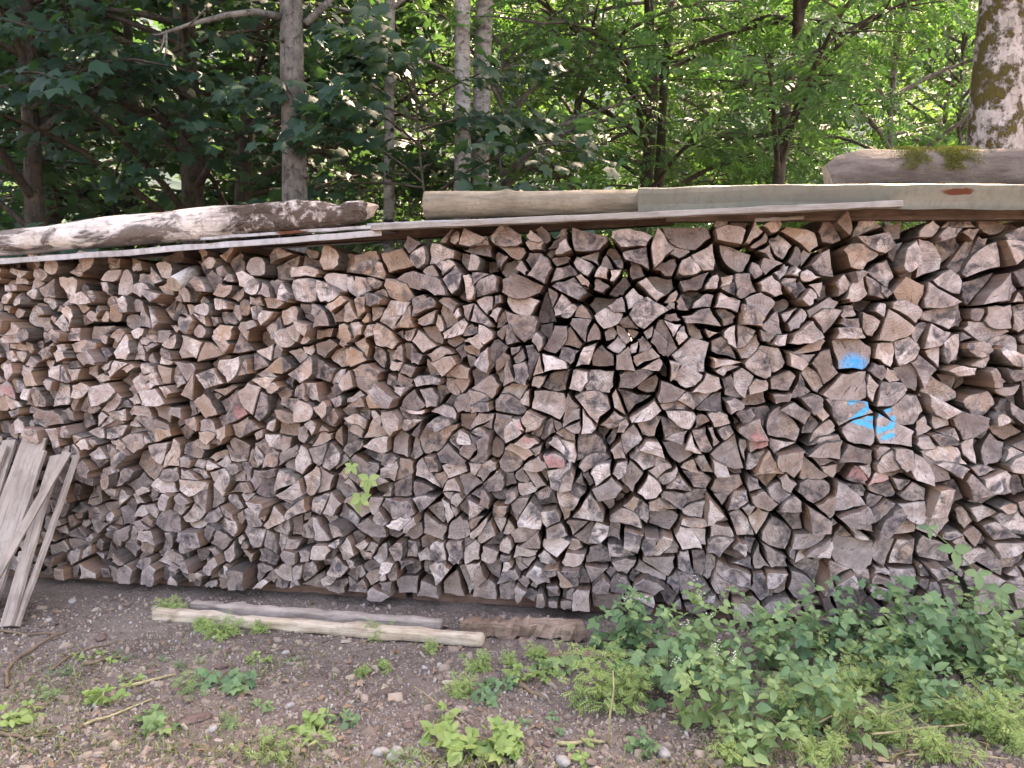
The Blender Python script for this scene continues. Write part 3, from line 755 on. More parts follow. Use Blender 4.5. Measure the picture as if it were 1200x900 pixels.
# ------------------------------------------------------------------ planks leaning on the pile, timbers on the soil
def leaning(label, top, bot, w, th, woff, mat=M_GRAIN, roll=0.0, up=.02):
    a = on_ground(*bot); a.z = gz(a.x, a.y) + .005; b = on_wall(*top, -woff)
    t = (b-a).normalized(); nrm_ = (Vector((-WN.x, -WN.y, 0)) + WU*roll).normalized()
    return beam('leaning_plank', label, a, b, w, th, mat, 'plank', nrm_, 'planks leaning on the woodpile', n=10, bev=.002, warp=rnd.uniform(-.008, .008))
leaning('wide grey plank leaning on the woodpile, behind the narrower ones', (42, 513), (-34, 724), .150, .022, .055)
leaning('narrow grey plank leaning over the face of the wide plank', (24, 534), (-40, 716), .040, .022, .105)
leaning('short grey plank leaning beyond the wide plank with its top tilted', (4, 522), (-66, 715), .060, .020, .09)
leaning('split grey plank leaning half behind the wide plank', (12, 516), (-52, 722), .085, .020, .03)
leaning('narrow brownish plank leaning between the wide plank and the pale one', (50, 528), (-14, 732), .045, .020, .10)
leaning('pale narrow plank crossing diagonally over the other leaning planks', (79, 530), (-42, 742), .042, .024, .145, roll=.35)
leaning('grey plank leaning between the wide plank and the outermost lath', (66, 534), (8, 737), .066, .022, .085)
leaning('thin grey lath leaning outermost, nearest the bare soil', (90, 534), (19, 736), .036, .020, .075, roll=-.3)
def ground_beam(name, label, a, b, w, h, mat, cat, z=0.0, n=22, bev=.012, taper=1.0, rough=.004):
    p, q = on_ground(*a), on_ground(*b); p.z = h/2 + z; q.z = h/2 + z
    return beam(name, label, p, q, w, h, mat, cat, (0, 0, 1), 'timbers lying at the foot of the woodpile', n=n, bev=bev, taper=taper, rough=rough)
ground_beam('ground_beam', 'squared pale beam with yellowish face lying foremost on the soil', (182, 725), (566, 756), .066, .060, M_FRESH, 'beam', -.005, bev=.016)
ground_beam('ground_beam', 'slimmer grey beam lying between pale beam and woodpile', (226, 716.5), (518, 739.5), .055, .062, M_GRAIN, 'beam', -.004, bev=.014)
ground_beam('rotten_beam', 'crumbling reddish rotten beam lying end to end with the pale beam', (540, 741), (684, 745), .085, .072, M_ROT, 'beam', -.008, n=26, bev=.02, rough=.008)
ground_beam('ground_board', 'thin flat brown board half under the weeds', (640, 771), (742, 768), .05, .02, M_ROT, 'board', bev=.004)
ground_beam('ground_board', 'short pale split board lying among the tall weeds', (884, 797), (968, 800), .06, .028, M_FRESH, 'board', bev=.005)
for a, b, lab in (((-3.8), (-.62), 'brown sleeper beam under the small logs behind the ground beams'), ((-.58), (1.0), 'brown sleeper beam under the logs behind the rotten beam'), ((1.04), (3.3), 'brown sleeper beam under the pile behind the tall weeds')):
    beam('sleeper_beam', lab, wp(a, .002, .16), wp(b, .002, .16), .10, .074, M_SLEEP, 'beam', group='sleepers carrying the woodpile')
    beam('sleeper_beam', lab.replace('brown', 'rear brown'), wp(a, .002, .70), wp(b, .002, .70), .10, .074, M_SLEEP, 'beam', group='sleepers carrying the woodpile')

# ------------------------------------------------------------------ trees
L_MAPLE = mat_leaf('maple_leaf', (0.009, 0.034, 0.024), (0.023, 0.070, 0.044), (0.055, 0.12, 0.050), .34, (.13, .32, .05))
L_ASH = mat_leaf('ash_leaf', (0.026, 0.080, 0.030), (0.058, 0.148, 0.046), (0.115, 0.21, 0.07), .46, (.17, .42, .06))
L_BUSH = mat_leaf('bush_leaf', (0.028, 0.080, 0.028), (0.062, 0.148, 0.044), (0.13, 0.225, 0.07), .44, (.22, .42, .07))
B_GREY = mat_bark('grey_bark', (0.080, 0.074, 0.064), (0.165, 0.152, 0.136), (0.028, 0.025, 0.021), fine=2.0)
B_DARK = mat_bark('dark_bark', (0.050, 0.042, 0.034), (0.085, 0.07, 0.055), (0.02, 0.017, 0.014), ((0.03, 0.045, 0.012), (0.06, 0.07, 0.02)), mamt=(.55, .7))
B_BIRCH = mat_bark('birch_bark', (0.20, 0.19, 0.175), (0.33, 0.315, 0.29), (0.06, 0.052, 0.045), birch=True)
B_MOSSY = mat_bark('mossy_bark', (0.25, 0.21, 0.185), (0.40, 0.36, 0.33), (0.10, 0.078, 0.065), ((0.035, 0.022, 0.010), (0.105, 0.088, 0.018)), fine=1.8, mamt=(.50, .56))
def bez(a, b, c, n): return [a*(1-t)**2 + b*2*t*(1-t) + c*t*t for t in [i/n for i in range(n+1)]]
def crown_parts(rg, trunk_at, H, zlo, nl, lmax, tpl, lsize, subs, per, mb, el=(5, 38), face=.35, az_fn=None, spread=1.0, limb=1.0):
    pos, nr, dr = [], [], []
    for i in range(nl):
        f = (i + rg.random())/nl; z = zlo + (H-zlo)*f**1.05
        s = trunk_at(z); az = az_fn(rg) if az_fn else rg.uniform(0, 2*math.pi)
        sh = math.sqrt(max(.06, 1-((f-.38)/.66)**2)); L = lmax*sh*rg.uniform(.65, 1.1); e = R(rg.uniform(*el)) + .5*f*f
        dv = Vector((math.cos(az)*math.cos(e), math.sin(az)*math.cos(e), math.sin(e)))
        tip = s + dv*L - Vector((0, 0, .16*L)); ctrl = s + dv*L*.55 + Vector((0, 0, .10*L))
        path = bez(s, ctrl, tip, 6); r = (.010 + .012*L)*limb
        mb.tube(path, [r*(1-.8*k/6) for k in range(7)], 5, False)
        for k in range(subs):
            t = .22 + .78*(k+rg.random())/subs; b0 = s*(1-t)**2 + ctrl*2*t*(1-t) + tip*t*t
            a2 = az + rg.choice((-1, 1))*rg.uniform(.4, 1.25); l2 = L*rg.uniform(.25, .48)*(1.1-.45*t)*spread
            d2 = Vector((math.cos(a2), math.sin(a2), rg.uniform(-.25, .30))).normalized(); e2 = b0 + d2*l2 - Vector((0, 0, .10*l2))
            mb.tube([b0, (b0+e2)/2 + Vector((0, 0, .03*l2)), e2], [r*.35, r*.22, r*.08], 3, False)
            sd = d2.cross(Vector((0, 0, 1))).normalized()
            for m in range(per):
                q = b0 + (e2-b0)*((m+rg.random())/per); sg = 1 if m % 2 else -1
                pd = (sd*sg*rg.uniform(.4, 1) + d2*rg.uniform(.2, 1)).normalized()
                pos.append(q + pd*lsize*.25 + Vector((0, 0, rg.gauss(0, lsize*.45))))
                nr.append((rg.gauss(0, .42) + dv.x*face, rg.gauss(0, .42) + dv.y*face - .25, .78)); dr.append((pd.x, pd.y, pd.z - rg.uniform(.1, .6)))
    return pos, nr, dr
def tree(name, label, tp, Y, r0, H, zlo, nl, lmax, tpl, lsize, lmat, bark, subs=6, per=11, seed=1, group=None, taper=.72, tn=(.5, .25, .12, .2), extra=None, n=12, **kw):
    """tp: picture points the trunk passes through, at distance Y"""
    rg = random.Random(seed); P = [at_y(x, y, Y) for x, y in tp]
    lo, hi = P[0], P[-1]; base = lo.copy(); g = (lo - hi)/max(.1, (hi.z-lo.z))
    base = lo + g*lo.z*.6; base.z = -.05
    dirn = (hi-lo).normalized() if len(P) > 1 else Vector((0, 0, 1)); topz = H
    pts = [base] + P + [hi + Vector((dirn.x*.5, dirn.y*.5, 1))*((topz-hi.z)*k) for k in (.33, .66, 1)]
    def trunk_at(z):
        for a, b in zip(pts[:-1], pts[1:]):
            if a.z <= z <= b.z: return a + (b-a)*((z-a.z)/max(1e-6, b.z-a.z))
        return pts[-1].copy()
    mb = MB(); zs = [-.05 + (H+.05)*k/26 for k in range(27)]
    mb.tube([trunk_at(z) + Vector((.02*mnoise.noise(Vector((z*.8, seed, 0))), .02*mnoise.noise(Vector((z*.8, seed, 5))), 0)) for z in zs],
            [r0*(1-taper*max(0, z)/H)*(1.35 if z < .1 else 1) for z in zs], n, True, 0, .10)
    pos, nr, dr = crown_parts(rg, trunk_at, H, zlo, nl, lmax, tpl, lsize, subs, per, mb, **kw)
    if extra: extra(mb, trunk_at)
    base = Vector((base.x, base.y, 0)); root = thing(name, base, label, 'tree', group)
    new_obj('trunk', mb.mesh('trunk', smooth=True, origin=base), root, mats=[bark])
    k = len(pos); pa = np.array([tuple(p) for p in pos]) - np.array(base)
    c = new_obj('crown', leaves_mesh('crown', tpl, pa, np.array(nr), np.array(dr), nrng.normal(.95, .22, k).clip(.45, 1.25)*lsize, tone(k, *tn)), root, mats=[lmat])
    return root
def dead_branch(mb, trunk_at):
    pts = [at_y(x, y, Y) for x, y, Y in ((330, 20, 6.15), (300, 14, 6.0), (265, 18, 5.9), (225, 28, 5.8), (182, 42, 5.7))]
    mb.tube(pts, [.030, .026, .022, .016, .008], 7)
    for x, y, x2, y2 in ((193, 40, 186, 62), (195, 38, 192, 70), (184, 42, 178, 40), (222, 29, 240, 10)):
        a, b = at_y(x, y, 5.72), at_y(x2, y2, 5.66); mb.tube([a, (a+b)/2 + Vector((.01, 0, 0)), b], [.008, .006, .003], 5)
    a = at_y(358, 28, 6.2); mb.tube([a, at_y(375, 12, 6.3), at_y(396, -8, 6.5), at_y(430, -40, 6.8)], [.032, .028, .024, .016], 7)
    for x, y in ((345, 127), (343, 175), (330, 45), (357, 205)):
        c = at_y(x, y, 6.09); mb.tube([c + Vector((0, .05, 0)), c - Vector((0, .012, 0))], [.026, .014], 7)
tree('maple_tree', 'grey maple trunk with a bare dead branch behind the peeled log', [(346, 235), (343, 120), (341, 0)], 6.2, .118, 11, 4.6, 30, 2.6, MAPLE, .15, L_MAPLE, B_GREY, 6, 11, 3, extra=dead_branch)
tree('maple_tree', 'dark ivy-brown maple trunk hung with low layered leaves', [(226, 240), (222, 120), (214, 0)], 8.2, .135, 13, 1.9, 52, 3.2, MAPLE, .15, L_MAPLE, B_DARK, 7, 12, 4, tn=(.35, .22, .05, .1))
tree('maple_tree', 'slim dark leaning maple between the grey trunk and the ivy-brown one', [(284, 235), (292, 120), (303, 0)], 9.2, .115, 12, 2.4, 36, 2.8, MAPLE, .16, L_MAPLE, B_DARK, 7, 11, 5, tn=(.4, .22, .08, .15))
tree('maple_tree', 'dense dark maple with big leaves beside the peeled log', [(40, 240), (34, 120), (30, 0)], 7.4, .10, 11, 1.8, 56, 3.0, MAPLE, .145, L_MAPLE, B_DARK, 8, 14, 6, tn=(.35, .22, .04, .1))
tree('birch_tree', 'thin pale birch standing alone in dark leaves', [(456, 248), (456, 120), (458, 0)], 8.0, .070, 10, 4.2, 26, 1.8, OVATE, .08, L_BUSH, B_BIRCH, 6, 14, 7)
tree('birch_tree', 'birch of the close pair, slimmer trunk with black knots', [(541, 224), (542, 120), (544, 0)], 7.4, .098, 12, 4.6, 26, 2.0, OVATE, .08, L_BUSH, B_BIRCH, 6, 14, 8)
tree('birch_tree', 'birch of the close pair, thicker trunk leaning a little', [(561, 224), (564, 120), (569, 0)], 7.7, .112, 12, 4.8, 28, 2.2, OVATE, .08, L_BUSH, B_BIRCH, 6, 14, 9)
tree('maple_tree', 'young maple spreading flat dark sprays across the birch trunks', [(500, 250), (492, 190), (488, 130)], 6.7, .022, 3.75, 2.2, 20, 1.7, MAPLE, .13, L_MAPLE, B_DARK, 7, 11, 10, tn=(.35, .25, .05, .1), el=(-5, 20), limb=.45)
def bent_limb(mb, trunk_at):
    mb.tube([at_y(x, y, 8.3) for x, y in ((590, 218), (612, 190), (632, 165), (655, 148), (690, 134), (725, 122), (748, 108))], [.035, .034, .030, .026, .021, .014, .006], 8)
    mb.tube([at_y(x, y, 8.4) for x, y in ((597, 216), (622, 192), (650, 165), (672, 140))], [.026, .024, .02, .012], 7)
tree('hazel_tree', 'low hazel with a bent limb arching over the bare log', [(590, 222), (586, 190), (588, 150)], 8.3, .026, 4.6, 2.0, 20, 1.7, OVATE, .11, L_BUSH, B_GREY, 6, 10, 11, extra=bent_limb)
def second_stem(mb, trunk_at):
    mb.tube([at_y(x, y, 10.1) for x, y in ((768, 260), (774, 190), (776, 130), (781, 60), (790, -20))], [.07, .062, .055, .048, .04], 8)
tree('ash_tree', 'two-stemmed ash with feathery bright leaves behind the green sheet', [(757, 222), (762, 160), (765, 110), (760, 0)], 10, .098, 11, 2.6, 44, 3.0, ASH, .30, L_ASH, B_DARK, 6, 9, 12, extra=second_stem)
tree('ash_tree', 'slender dark ash leaning slightly beside the mossy log', [(912, 213), (922, 110), (940, 0)], 8.6, .082, 10, 3.1, 36, 2.6, ASH, .27, L_ASH, B_DARK, 6, 8, 13)
tree('ash_tree', 'thick pale trunk with brown moss towering above the barky log', [(1166, 185), (1170, 100), (1180, 0)], 5.8, .215, 14, 4.3, 34, 3.2, ASH, .26, L_ASH, B_MOSSY, 6, 9, 14, n=20, taper=.6)
tree('ash_tree', 'young ash filling the gap between slender trunk and mossy trunk', [(1040, 230), (1046, 120), (1052, 0)], 11, .06, 9, 2.3, 40, 2.6, ASH, .28, L_ASH, B_GREY, 6, 9, 15)
tree('ash_tree', 'young ash with light feathery sprays behind the bent hazel limb', [(668, 230), (676, 120), (684, 0)], 10.5, .05, 9, 2.4, 34, 2.3, ASH, .28, L_ASH, B_GREY, 6, 9, 16)
# deeper rows: a few shapes, copied
def copy_tree(root, loc, rz, sc, label=None):
    r = root.copy(); COL.objects.link(r); r.location = loc; r.rotation_euler = (0, 0, rz); r.scale = (sc, sc, sc)
    if label: r['label'] = label
    for ch in root.children: c = ch.copy(); COL.objects.link(c); c.parent = r
    return r
far1 = tree('forest_tree', 'leafy maple deep in the wood', [(150, 260), (150, 0)], 13, .12, 12, 1.6, 60, 3.2, MAPLE, .19, L_MAPLE, B_DARK, 7, 10, 21, group='trees deep in the wood')
far2 = tree('forest_tree', 'leafy hazel deep in the wood', [(520, 260), (520, 0)], 14, .07, 8, 1.2, 52, 2.6, OVATE, .15, L_BUSH, B_GREY, 7, 11, 22, group='trees deep in the wood')
far3 = tree('forest_tree', 'leafy ash deep in the wood', [(900, 260), (905, 0)], 15, .09, 10, 1.8, 46, 2.8, ASH, .32, L_ASH, B_DARK, 6, 9, 23, group='trees deep in the wood')
rg = random.Random(77)
for x, Y, k in ((-60, 12, 0), (60, 11.5, 0), (330, 14, 0), (420, 12.5, 0), (-40, 17, 0), (230, 18, 0), (600, 17, 1), (400, 19, 0), (700, 15, 1), (800, 18, 1), (1100, 15.5, 1), (1240, 14, 2), (1180, 19, 1), (100, 21, 0), (300, 23, 1), (500, 24, 0), (1150, 22, 2), (780, 23, 0), (1230, 24, 0), (860, 13.5, 1), (1080, 20, 1), (960, 22, 1), (1120, 13, 1)):
    src = (far1, far2, far3)[k]; q = at_y(x, 300, Y); copy_tree(src, Vector((q.x, q.y, 0)), rg.uniform(0, 6.28), rg.uniform(.85, 1.15))
# sunlit bushes at the far edge of the wood
def bush(label, loc, h, w, seed):
    rg = random.Random(seed); mb = MB(); pos, nr, dr = [], [], []
    for s in range(9):
        az = rg.uniform(0, 6.28); e = Vector((math.cos(az)*w*rg.uniform(.1, .6), math.sin(az)*w*rg.uniform(.1, .6), h*rg.uniform(.6, 1)))
        mb.tube([Vector((0, 0, -.05)), e*.5 + Vector((0, 0, .2)), e], [.03, .02, .006], 5, False)
        def ta(z, e=e): t = min(1, max(0, z/e.z)); return Vector((e.x*t, e.y*t, z))
        p, n_, d_ = crown_parts(rg, ta, e.z, .3, 9, w*.5, OVATE, .16, 5, 9, mb)
        pos += p; nr += n_; dr += d_
    root = thing('bush', loc, label, 'bush', 'sunlit bushes beyond the wood'); new_obj('stem', mb.mesh('stem', smooth=True), root, mats=[B_GREY])
    k = len(pos); new_obj('foliage', leaves_mesh('foliage', OVATE, np.array([tuple(p) for p in pos]), np.array(nr), np.array(dr), nrng.normal(1, .2, k).clip(.5, 1.5)*.17, tone(k, .6, .3, .3, .3)), root, mats=[L_BUSH]); return root
bs = bush('bright leafy bush in the clearing beyond the trees', Vector((-6, 26, 0)), 5.0, 3.0, 31)
for i in range(13):
    q = Vector((-19 + i*3.1 + rg.uniform(-.8, .8), 26 + rg.uniform(-1, 8), 0)); copy_tree(bs, q, rg.uniform(0, 6.28), rg.uniform(.85, 1.6))

# ------------------------------------------------------------------ weeds
W_BROAD = mat_leaf('weed_leaf', (0.105, 0.190, 0.070), (0.205, 0.310, 0.120), (0.35, 0.43, 0.17), .30, (.20, .34, .06))
W_FRESH = mat_leaf('fresh_leaf', (0.15, 0.25, 0.065), (0.27, 0.38, 0.115), (0.42, 0.50, 0.19), .35, (.30, .44, .06))
W_BRAMBLE = mat_leaf('bramble_leaf', (0.060, 0.135, 0.062), (0.125, 0.235, 0.100), (0.24, 0.33, 0.13), .25, (.16, .30, .06))
W_GRASS = mat_leaf('grass_blade', (0.10, 0.15, 0.04), (0.19, 0.25, 0.08), (0.36, 0.36, 0.17), .30, (.30, .36, .08))
def flat_mat(name, c, rough=.7): b = NB(name); n = b.noise(b.pos(), 60, 2); return b.finish(b.mix(b.step(n, .3, .7), c, tuple(v*.6 for v in c)), rough)
S_GREEN = flat_mat('green_stem', (0.12, 0.17, 0.06)); S_BROWN = flat_mat('brown_stem', (0.20, 0.14, 0.085)); S_STRAW = flat_mat('straw_stem', (0.40, 0.34, 0.18))
W_PETAL = flat_mat('white_petal', (0.75, 0.74, 0.62))
def weed(name, label, base, h, ns, lsize, tpl, lmat, spread=.5, pairs=6, seed=0, smat=None, group=None, flowers=0, tn=(.5, .25, .12, .18), up=.75, rim=.05, toward=None, cat='weed'):
    rg = random.Random(seed*13+5); base = Vector(base); base.z = gz(base.x, base.y) if base.z == 0 else base.z
    mb = MB(); pos, nr, dr, fl = [], [], [], []
    for s in range(ns):
        az = rg.uniform(0, 6.28); sp = h*spread*rg.uniform(.2, 1); hh = h*rg.uniform(.55, 1.05)
        off = Vector((rg.gauss(0, rim), rg.gauss(0, rim), -.01)); e = off + Vector((math.cos(az)*sp, math.sin(az)*sp, hh))
        if toward: e += Vector(toward)*h*rg.uniform(.2, 1)
        c = off + (e-off)*.5 + Vector((0, 0, hh*.18)); path = bez(off, c, e, 5); r = max(.0012, .006*h)
        mb.tube(path, [r*(1-.7*k/5) for k in range(6)], 4, False)
        for k in range(pairs):
            t = .15 + .85*(k+.3*rg.random())/pairs; q = off*(1-t)**2 + c*2*t*(1-t) + e*t*t; a0 = k*1.57 + az + rg.uniform(-.4, .4)
            ls = lsize*(1.1-.5*t)*rg.uniform(.7, 1.25)
            for sg in (0, math.pi):
                d_ = Vector((math.cos(a0+sg), math.sin(a0+sg), rg.uniform(-.35, .35)))
                pos.append(tuple(q + d_*ls*.15)); dr.append(tuple(d_)); nr.append((rg.gauss(0, .35), rg.gauss(0, .35)-.25, up)); fl.append(ls)
        a0 = rg.uniform(0, 6)
        for m in range(3):
            d_ = Vector((math.cos(a0+m*2.1), math.sin(a0+m*2.1), .4)); pos.append(tuple(e)); dr.append(tuple(d_)); nr.append((rg.gauss(0, .4), rg.gauss(0, .4)-.3, .7)); fl.append(lsize*.5)
        if s < flowers:
            for m in range(3):
                for j in range(5):
                    a = j*1.257; c0 = e + Vector((rg.gauss(0, .012), rg.gauss(0, .012), .015+.01*m)); 
                    mb.add([c0, c0+Vector((math.cos(a)*.007, math.sin(a)*.007, .002)), c0+Vector((math.cos(a+.9)*.007, math.sin(a+.9)*.007, .002))], [(0, 1, 2)], 1)
    root = thing(name, base, label, cat, group)
    new_obj('stem', mb.mesh('stem', smooth=True), root, mats=[smat or S_GREEN, W_PETAL])
    k = len(pos); fo = new_obj('foliage', leaves_mesh('foliage', tpl, np.array(pos), np.array(nr), np.array(dr), np.array(fl), tone(k, *tn)), root, mats=[lmat]); fo['kind'] = 'stuff'
    return root
G1 = 'tall weeds in front of the woodpile'; G2 = 'low weeds on the bare soil'; G3 = 'fine-leaved light green weeds'
# tall broad-leaved weeds
tall = [(755, 765, .36, 6, 'at the end of the rotten beam'), (800, 790, .46, 8, 'with pale flower tips beside the frothy weed'), (850, 800, .44, 8, 'behind the short pale board'), (835, 850, .36, 8, 'with drooping lower leaves beside the bare stem'),
        (905, 860, .38, 9, 'in front of the short pale board'), (905, 775, .34, 7, 'tight against the lowest logs by the pale board'), (960, 765, .30, 6, 'under the hollow in the lowest logs'), (1030, 790, .32, 7, 'between the two bright frothy weeds'),
        (1085, 790, .40, 7, 'with large jagged leaves below the climbing bramble'), (1135, 775, .34, 7, 'just under the climbing bramble'), (1180, 765, .36, 7, 'at the dark gap under the pile'), (1195, 810, .30, 7, 'beside the dry brown stalks'),
        (1095, 850, .26, 6, 'behind the long fallen stalk'), (985, 865, .26, 6, 'over the straw-coloured stalks'), (880, 885, .22, 6, 'over dry straw at the edge of the weeds')]
for i, (x, y, h, n, w) in enumerate(tall):
    big = 'jagged' in w
    weed('leafy_weed', f'tall broad-leaved green weed {w}', on_ground(x, y), h*.90, n, .066 if not big else .10, OVATE if not big else MAPLE, W_BROAD if i % 4 else W_BRAMBLE, .70, 6, 100+i, group=G1, flowers=3 if i < 4 else 0, rim=.06)
bram = [(730, 760, .22, 4, 'arching over the thin brown board'), (780, 815, .26, 5, 'beside the bare straw stem'), (930, 800, .30, 5, 'covering the short pale board'), (1010, 770, .30, 5, 'against the lowest logs near the pale board'), (1150, 800, .30, 5, 'beside the frothy yellow-green weed'), (1060, 820, .26, 5, 'amid the tall weeds below the climbing sprig')]
for i, (x, y, h, n, w) in enumerate(bram):
    weed('bramble', f'trailing bramble with three-part leaves {w}', on_ground(x, y), h, n+1, .105, TRIFOL, W_BRAMBLE, .9, 4, 140+i, S_BROWN, G1, cat='bramble')
fine = [(715, 835, .24, 16, .055, 'large frothy light green weed with a bare straw stem'), (745, 815, .20, 10, .05, 'frothy light green weed tucked behind the largest one'), (975, 845, .20, 13, .05, 'bright yellow-green frothy weed over the dry stalks'), (1005, 815, .20, 12, .05, 'bright frothy weed between the tall leafy weeds'),
        (1165, 850, .20, 15, .05, 'yellow-green frothy weed beside the long fallen stalk'), (1190, 880, .16, 12, .05, 'low yellow-green frothy weed in the dry grass'), (1100, 893, .12, 11, .045, 'low bright frothy weed over the yellow flat stalk'), (960, 893, .12, 10, .045, 'low bright frothy weed in thin dry straw'), (860, 895, .10, 8, .045, 'low bright frothy weed at the edge of the tall weeds'), (930, 850, .17, 11, .05, 'bright frothy weed at the foot of the tall leafy ones'), (1075, 835, .16, 11, .05, 'bright frothy weed just behind the thin arched stalk'), (1130, 860, .15, 12, .05, 'yellow-green frothy weed straddling the long fallen stalk'), (1040, 870, .13, 10, .045, 'low frothy weed beside the yellow flat stalk'),
        (560, 785, .085, 9, .035, 'small frothy weed in front of the rotten beam'), (540, 812, .09, 9, .035, 'small yellowish frothy weed on open soil beyond the pale beam'), (630, 772, .075, 8, .035, 'small frothy weed beside the thin brown board'),
        (600, 782, .06, 7, .03, 'tiny frothy weed between rotten beam and open soil'), (202, 722, .11, 10, .04, 'bright weed growing over the end of the pale beam'), (262, 745, .10, 12, .04, 'bright feathery weed growing against the pale beam'), (240, 738, .07, 8, .035, 'low bright weed at the foot of the pale beam'), (305, 740, .06, 7, .03, 'small bright weed hugging the pale beam'),
        (440, 748, .10, 8, .032, 'small bright weed in front of the two beams'), (506, 762, .07, 5, .03, 'thin bright sprig at the sawn end of the pale beam'), (425, 790, .055, 6, .028, 'tiny bright weed on the soil before the beams'), (452, 782, .05, 6, .028, 'tiny round weed on the soil by the beams')]
for i, (x, y, h, n, ls, lab) in enumerate(fine):
    weed('frothy_weed', lab, on_ground(x, y), h, n, ls, FERNY, W_FRESH, .75, 7, 200+i, group=G3, tn=(.55, .28, .25, .25), rim=h*.25)
low = [(235, 810, .13, 9, .07, FERNY, 'blue-green feathery weed with lobed leaves on the soil'), (262, 812, .11, 7, .075, MAPLE, 'dark lobed weed beside the feathery blue-green one'), (115, 825, .10, 7, .07, OVATE, 'broad-leaved weed beside the curved brown twig'), (182, 852, .08, 6, .075, MAPLE, 'spreading lobed weed beside the bark slab'),
       (145, 772, .06, 6, .05, FERNY, 'flat pale weed among the twigs'), (120, 775, .05, 5, .045, OVATE, 'flat round-leaved weed near the leaning planks'), (298, 833, .06, 5, .05, OVATE, 'small pale weed beyond the feathery one'), (205, 780, .05, 5, .045, FERNY, 'small flat weed behind the feathery blue-green one'),
       (18, 845, .12, 7, .07, OVATE, 'broad-leaved weed in the grass by the planks'), (45, 820, .09, 7, .05, FERNY, 'yellowish weed in the grass beside the planks'), (575, 815, .10, 8, .075, TRIFOL, 'bramble seedling on open soil below the rotten beam'), (622, 795, .10, 7, .075, TRIFOL, 'bramble seedling beside the pale stick'), (655, 785, .11, 7, .07, TRIFOL, 'bramble seedling beside the large frothy weed'),
       (545, 880, .13, 9, .095, OVATE, 'large rosette weed with broad pale leaves'), (585, 885, .13, 9, .085, MAPLE, 'lobed weed beside the large pale rosette'), (520, 862, .10, 6, .085, OVATE, 'upright pale-leaved weed behind the large rosette'), (745, 882, .10, 6, .06, TRIFOL, 'small bramble seedling below the bare straw stem'), (690, 890, .07, 6, .05, OVATE, 'small weed at the end of the pale stick'),
       (345, 858, .11, 6, .09, OVATE, 'pale two-leaved weed above the grass tuft'), (380, 862, .10, 5, .085, LANCE, 'long-leaved weed beside the grass tuft'), (305, 772, .04, 5, .04, OVATE, 'tiny pale weed on gritty soil'), (335, 775, .04, 5, .04, FERNY, 'tiny feathery weed on gritty soil'), (70, 795, .07, 6, .05, FERNY, 'flat feathery weed by the curved brown twig'), (155, 800, .07, 6, .05, OVATE, 'pale low weed at the tip of the straw twig'), (275, 855, .08, 6, .05, FERNY, 'pale feathery weed beyond the bark slab'), (410, 845, .07, 6, .05, OVATE, 'small pale weed between the grass tuft and the rosette'), (315, 885, .10, 8, .06, FERNY, 'pale green feathery weed in the grass tuft'), (480, 885, .08, 6, .05, FERNY, 'pale feathery weed before the large rosette'), (640, 850, .06, 5, .045, OVATE, 'tiny weed above the pale stick'),
       (805, 850, .09, 6, .05, OVATE, 'yellowish small weed under the tall weeds')]
for i, (x, y, h, n, ls, tp, lab) in enumerate(low):
    weed('low_weed', lab, on_ground(x, y), h*.7, max(3, int(n*.65)), ls*.85, tp, (W_BROAD, W_BRAMBLE, W_FRESH)[i % 3] if i not in (13, 15, 18, 19) else W_FRESH, 1.4, 3, 300+i, group=G2, rim=.03)
# grass: nobody could count it
def grass(name, label, spots, n, hgt, wid=.45, mat=None):
    pos, nr, dr, sc = [], [], [], []
    for _ in range(n):
        x, y, sx, sy = rnd.choice(spots); p = on_ground(rnd.gauss(x, sx), min(960, rnd.gauss(y, sy))); az = rnd.uniform(0, 6.28)
        pos.append((p.x, p.y, gz(p.x, p.y)-.005)); k = rnd.uniform(.3, 1.1); dr.append((math.cos(az)*k, math.sin(az)*k, 1)); nr.append((math.cos(az), math.sin(az), rnd.uniform(.2, .8))); sc.append(hgt*rnd.uniform(.4, 1.2))
    tv, tt = LANCE; t2 = (tv*np.array([wid, 1, 2.2]), tt)
    o = new_obj(name, leaves_mesh(name, t2, np.array(pos), np.array(nr), np.array(dr), np.array(sc), tone(n, .5, .3, .3, .3)), mats=[mat or W_GRASS]); tag(o, label, 'grass', kind='stuff')
grass('grass', 'thin pale grass in patches on the soil', [(30, 850, 40, 25), (110, 870, 60, 18), (240, 880, 40, 14), (340, 890, 30, 12), (480, 905, 60, 12), (560, 900, 40, 10), (60, 800, 40, 15), (850, 900, 80, 12), (1000, 890, 80, 14), (290, 790, 60, 20)], 2000, .05)
grass('grass', 'dry straw-coloured stalks among the tall weeds', [(900, 880, 30, 18), (980, 880, 60, 16), (1080, 870, 70, 20), (1180, 860, 40, 24)], 130, .13, .12, S_STRAW)
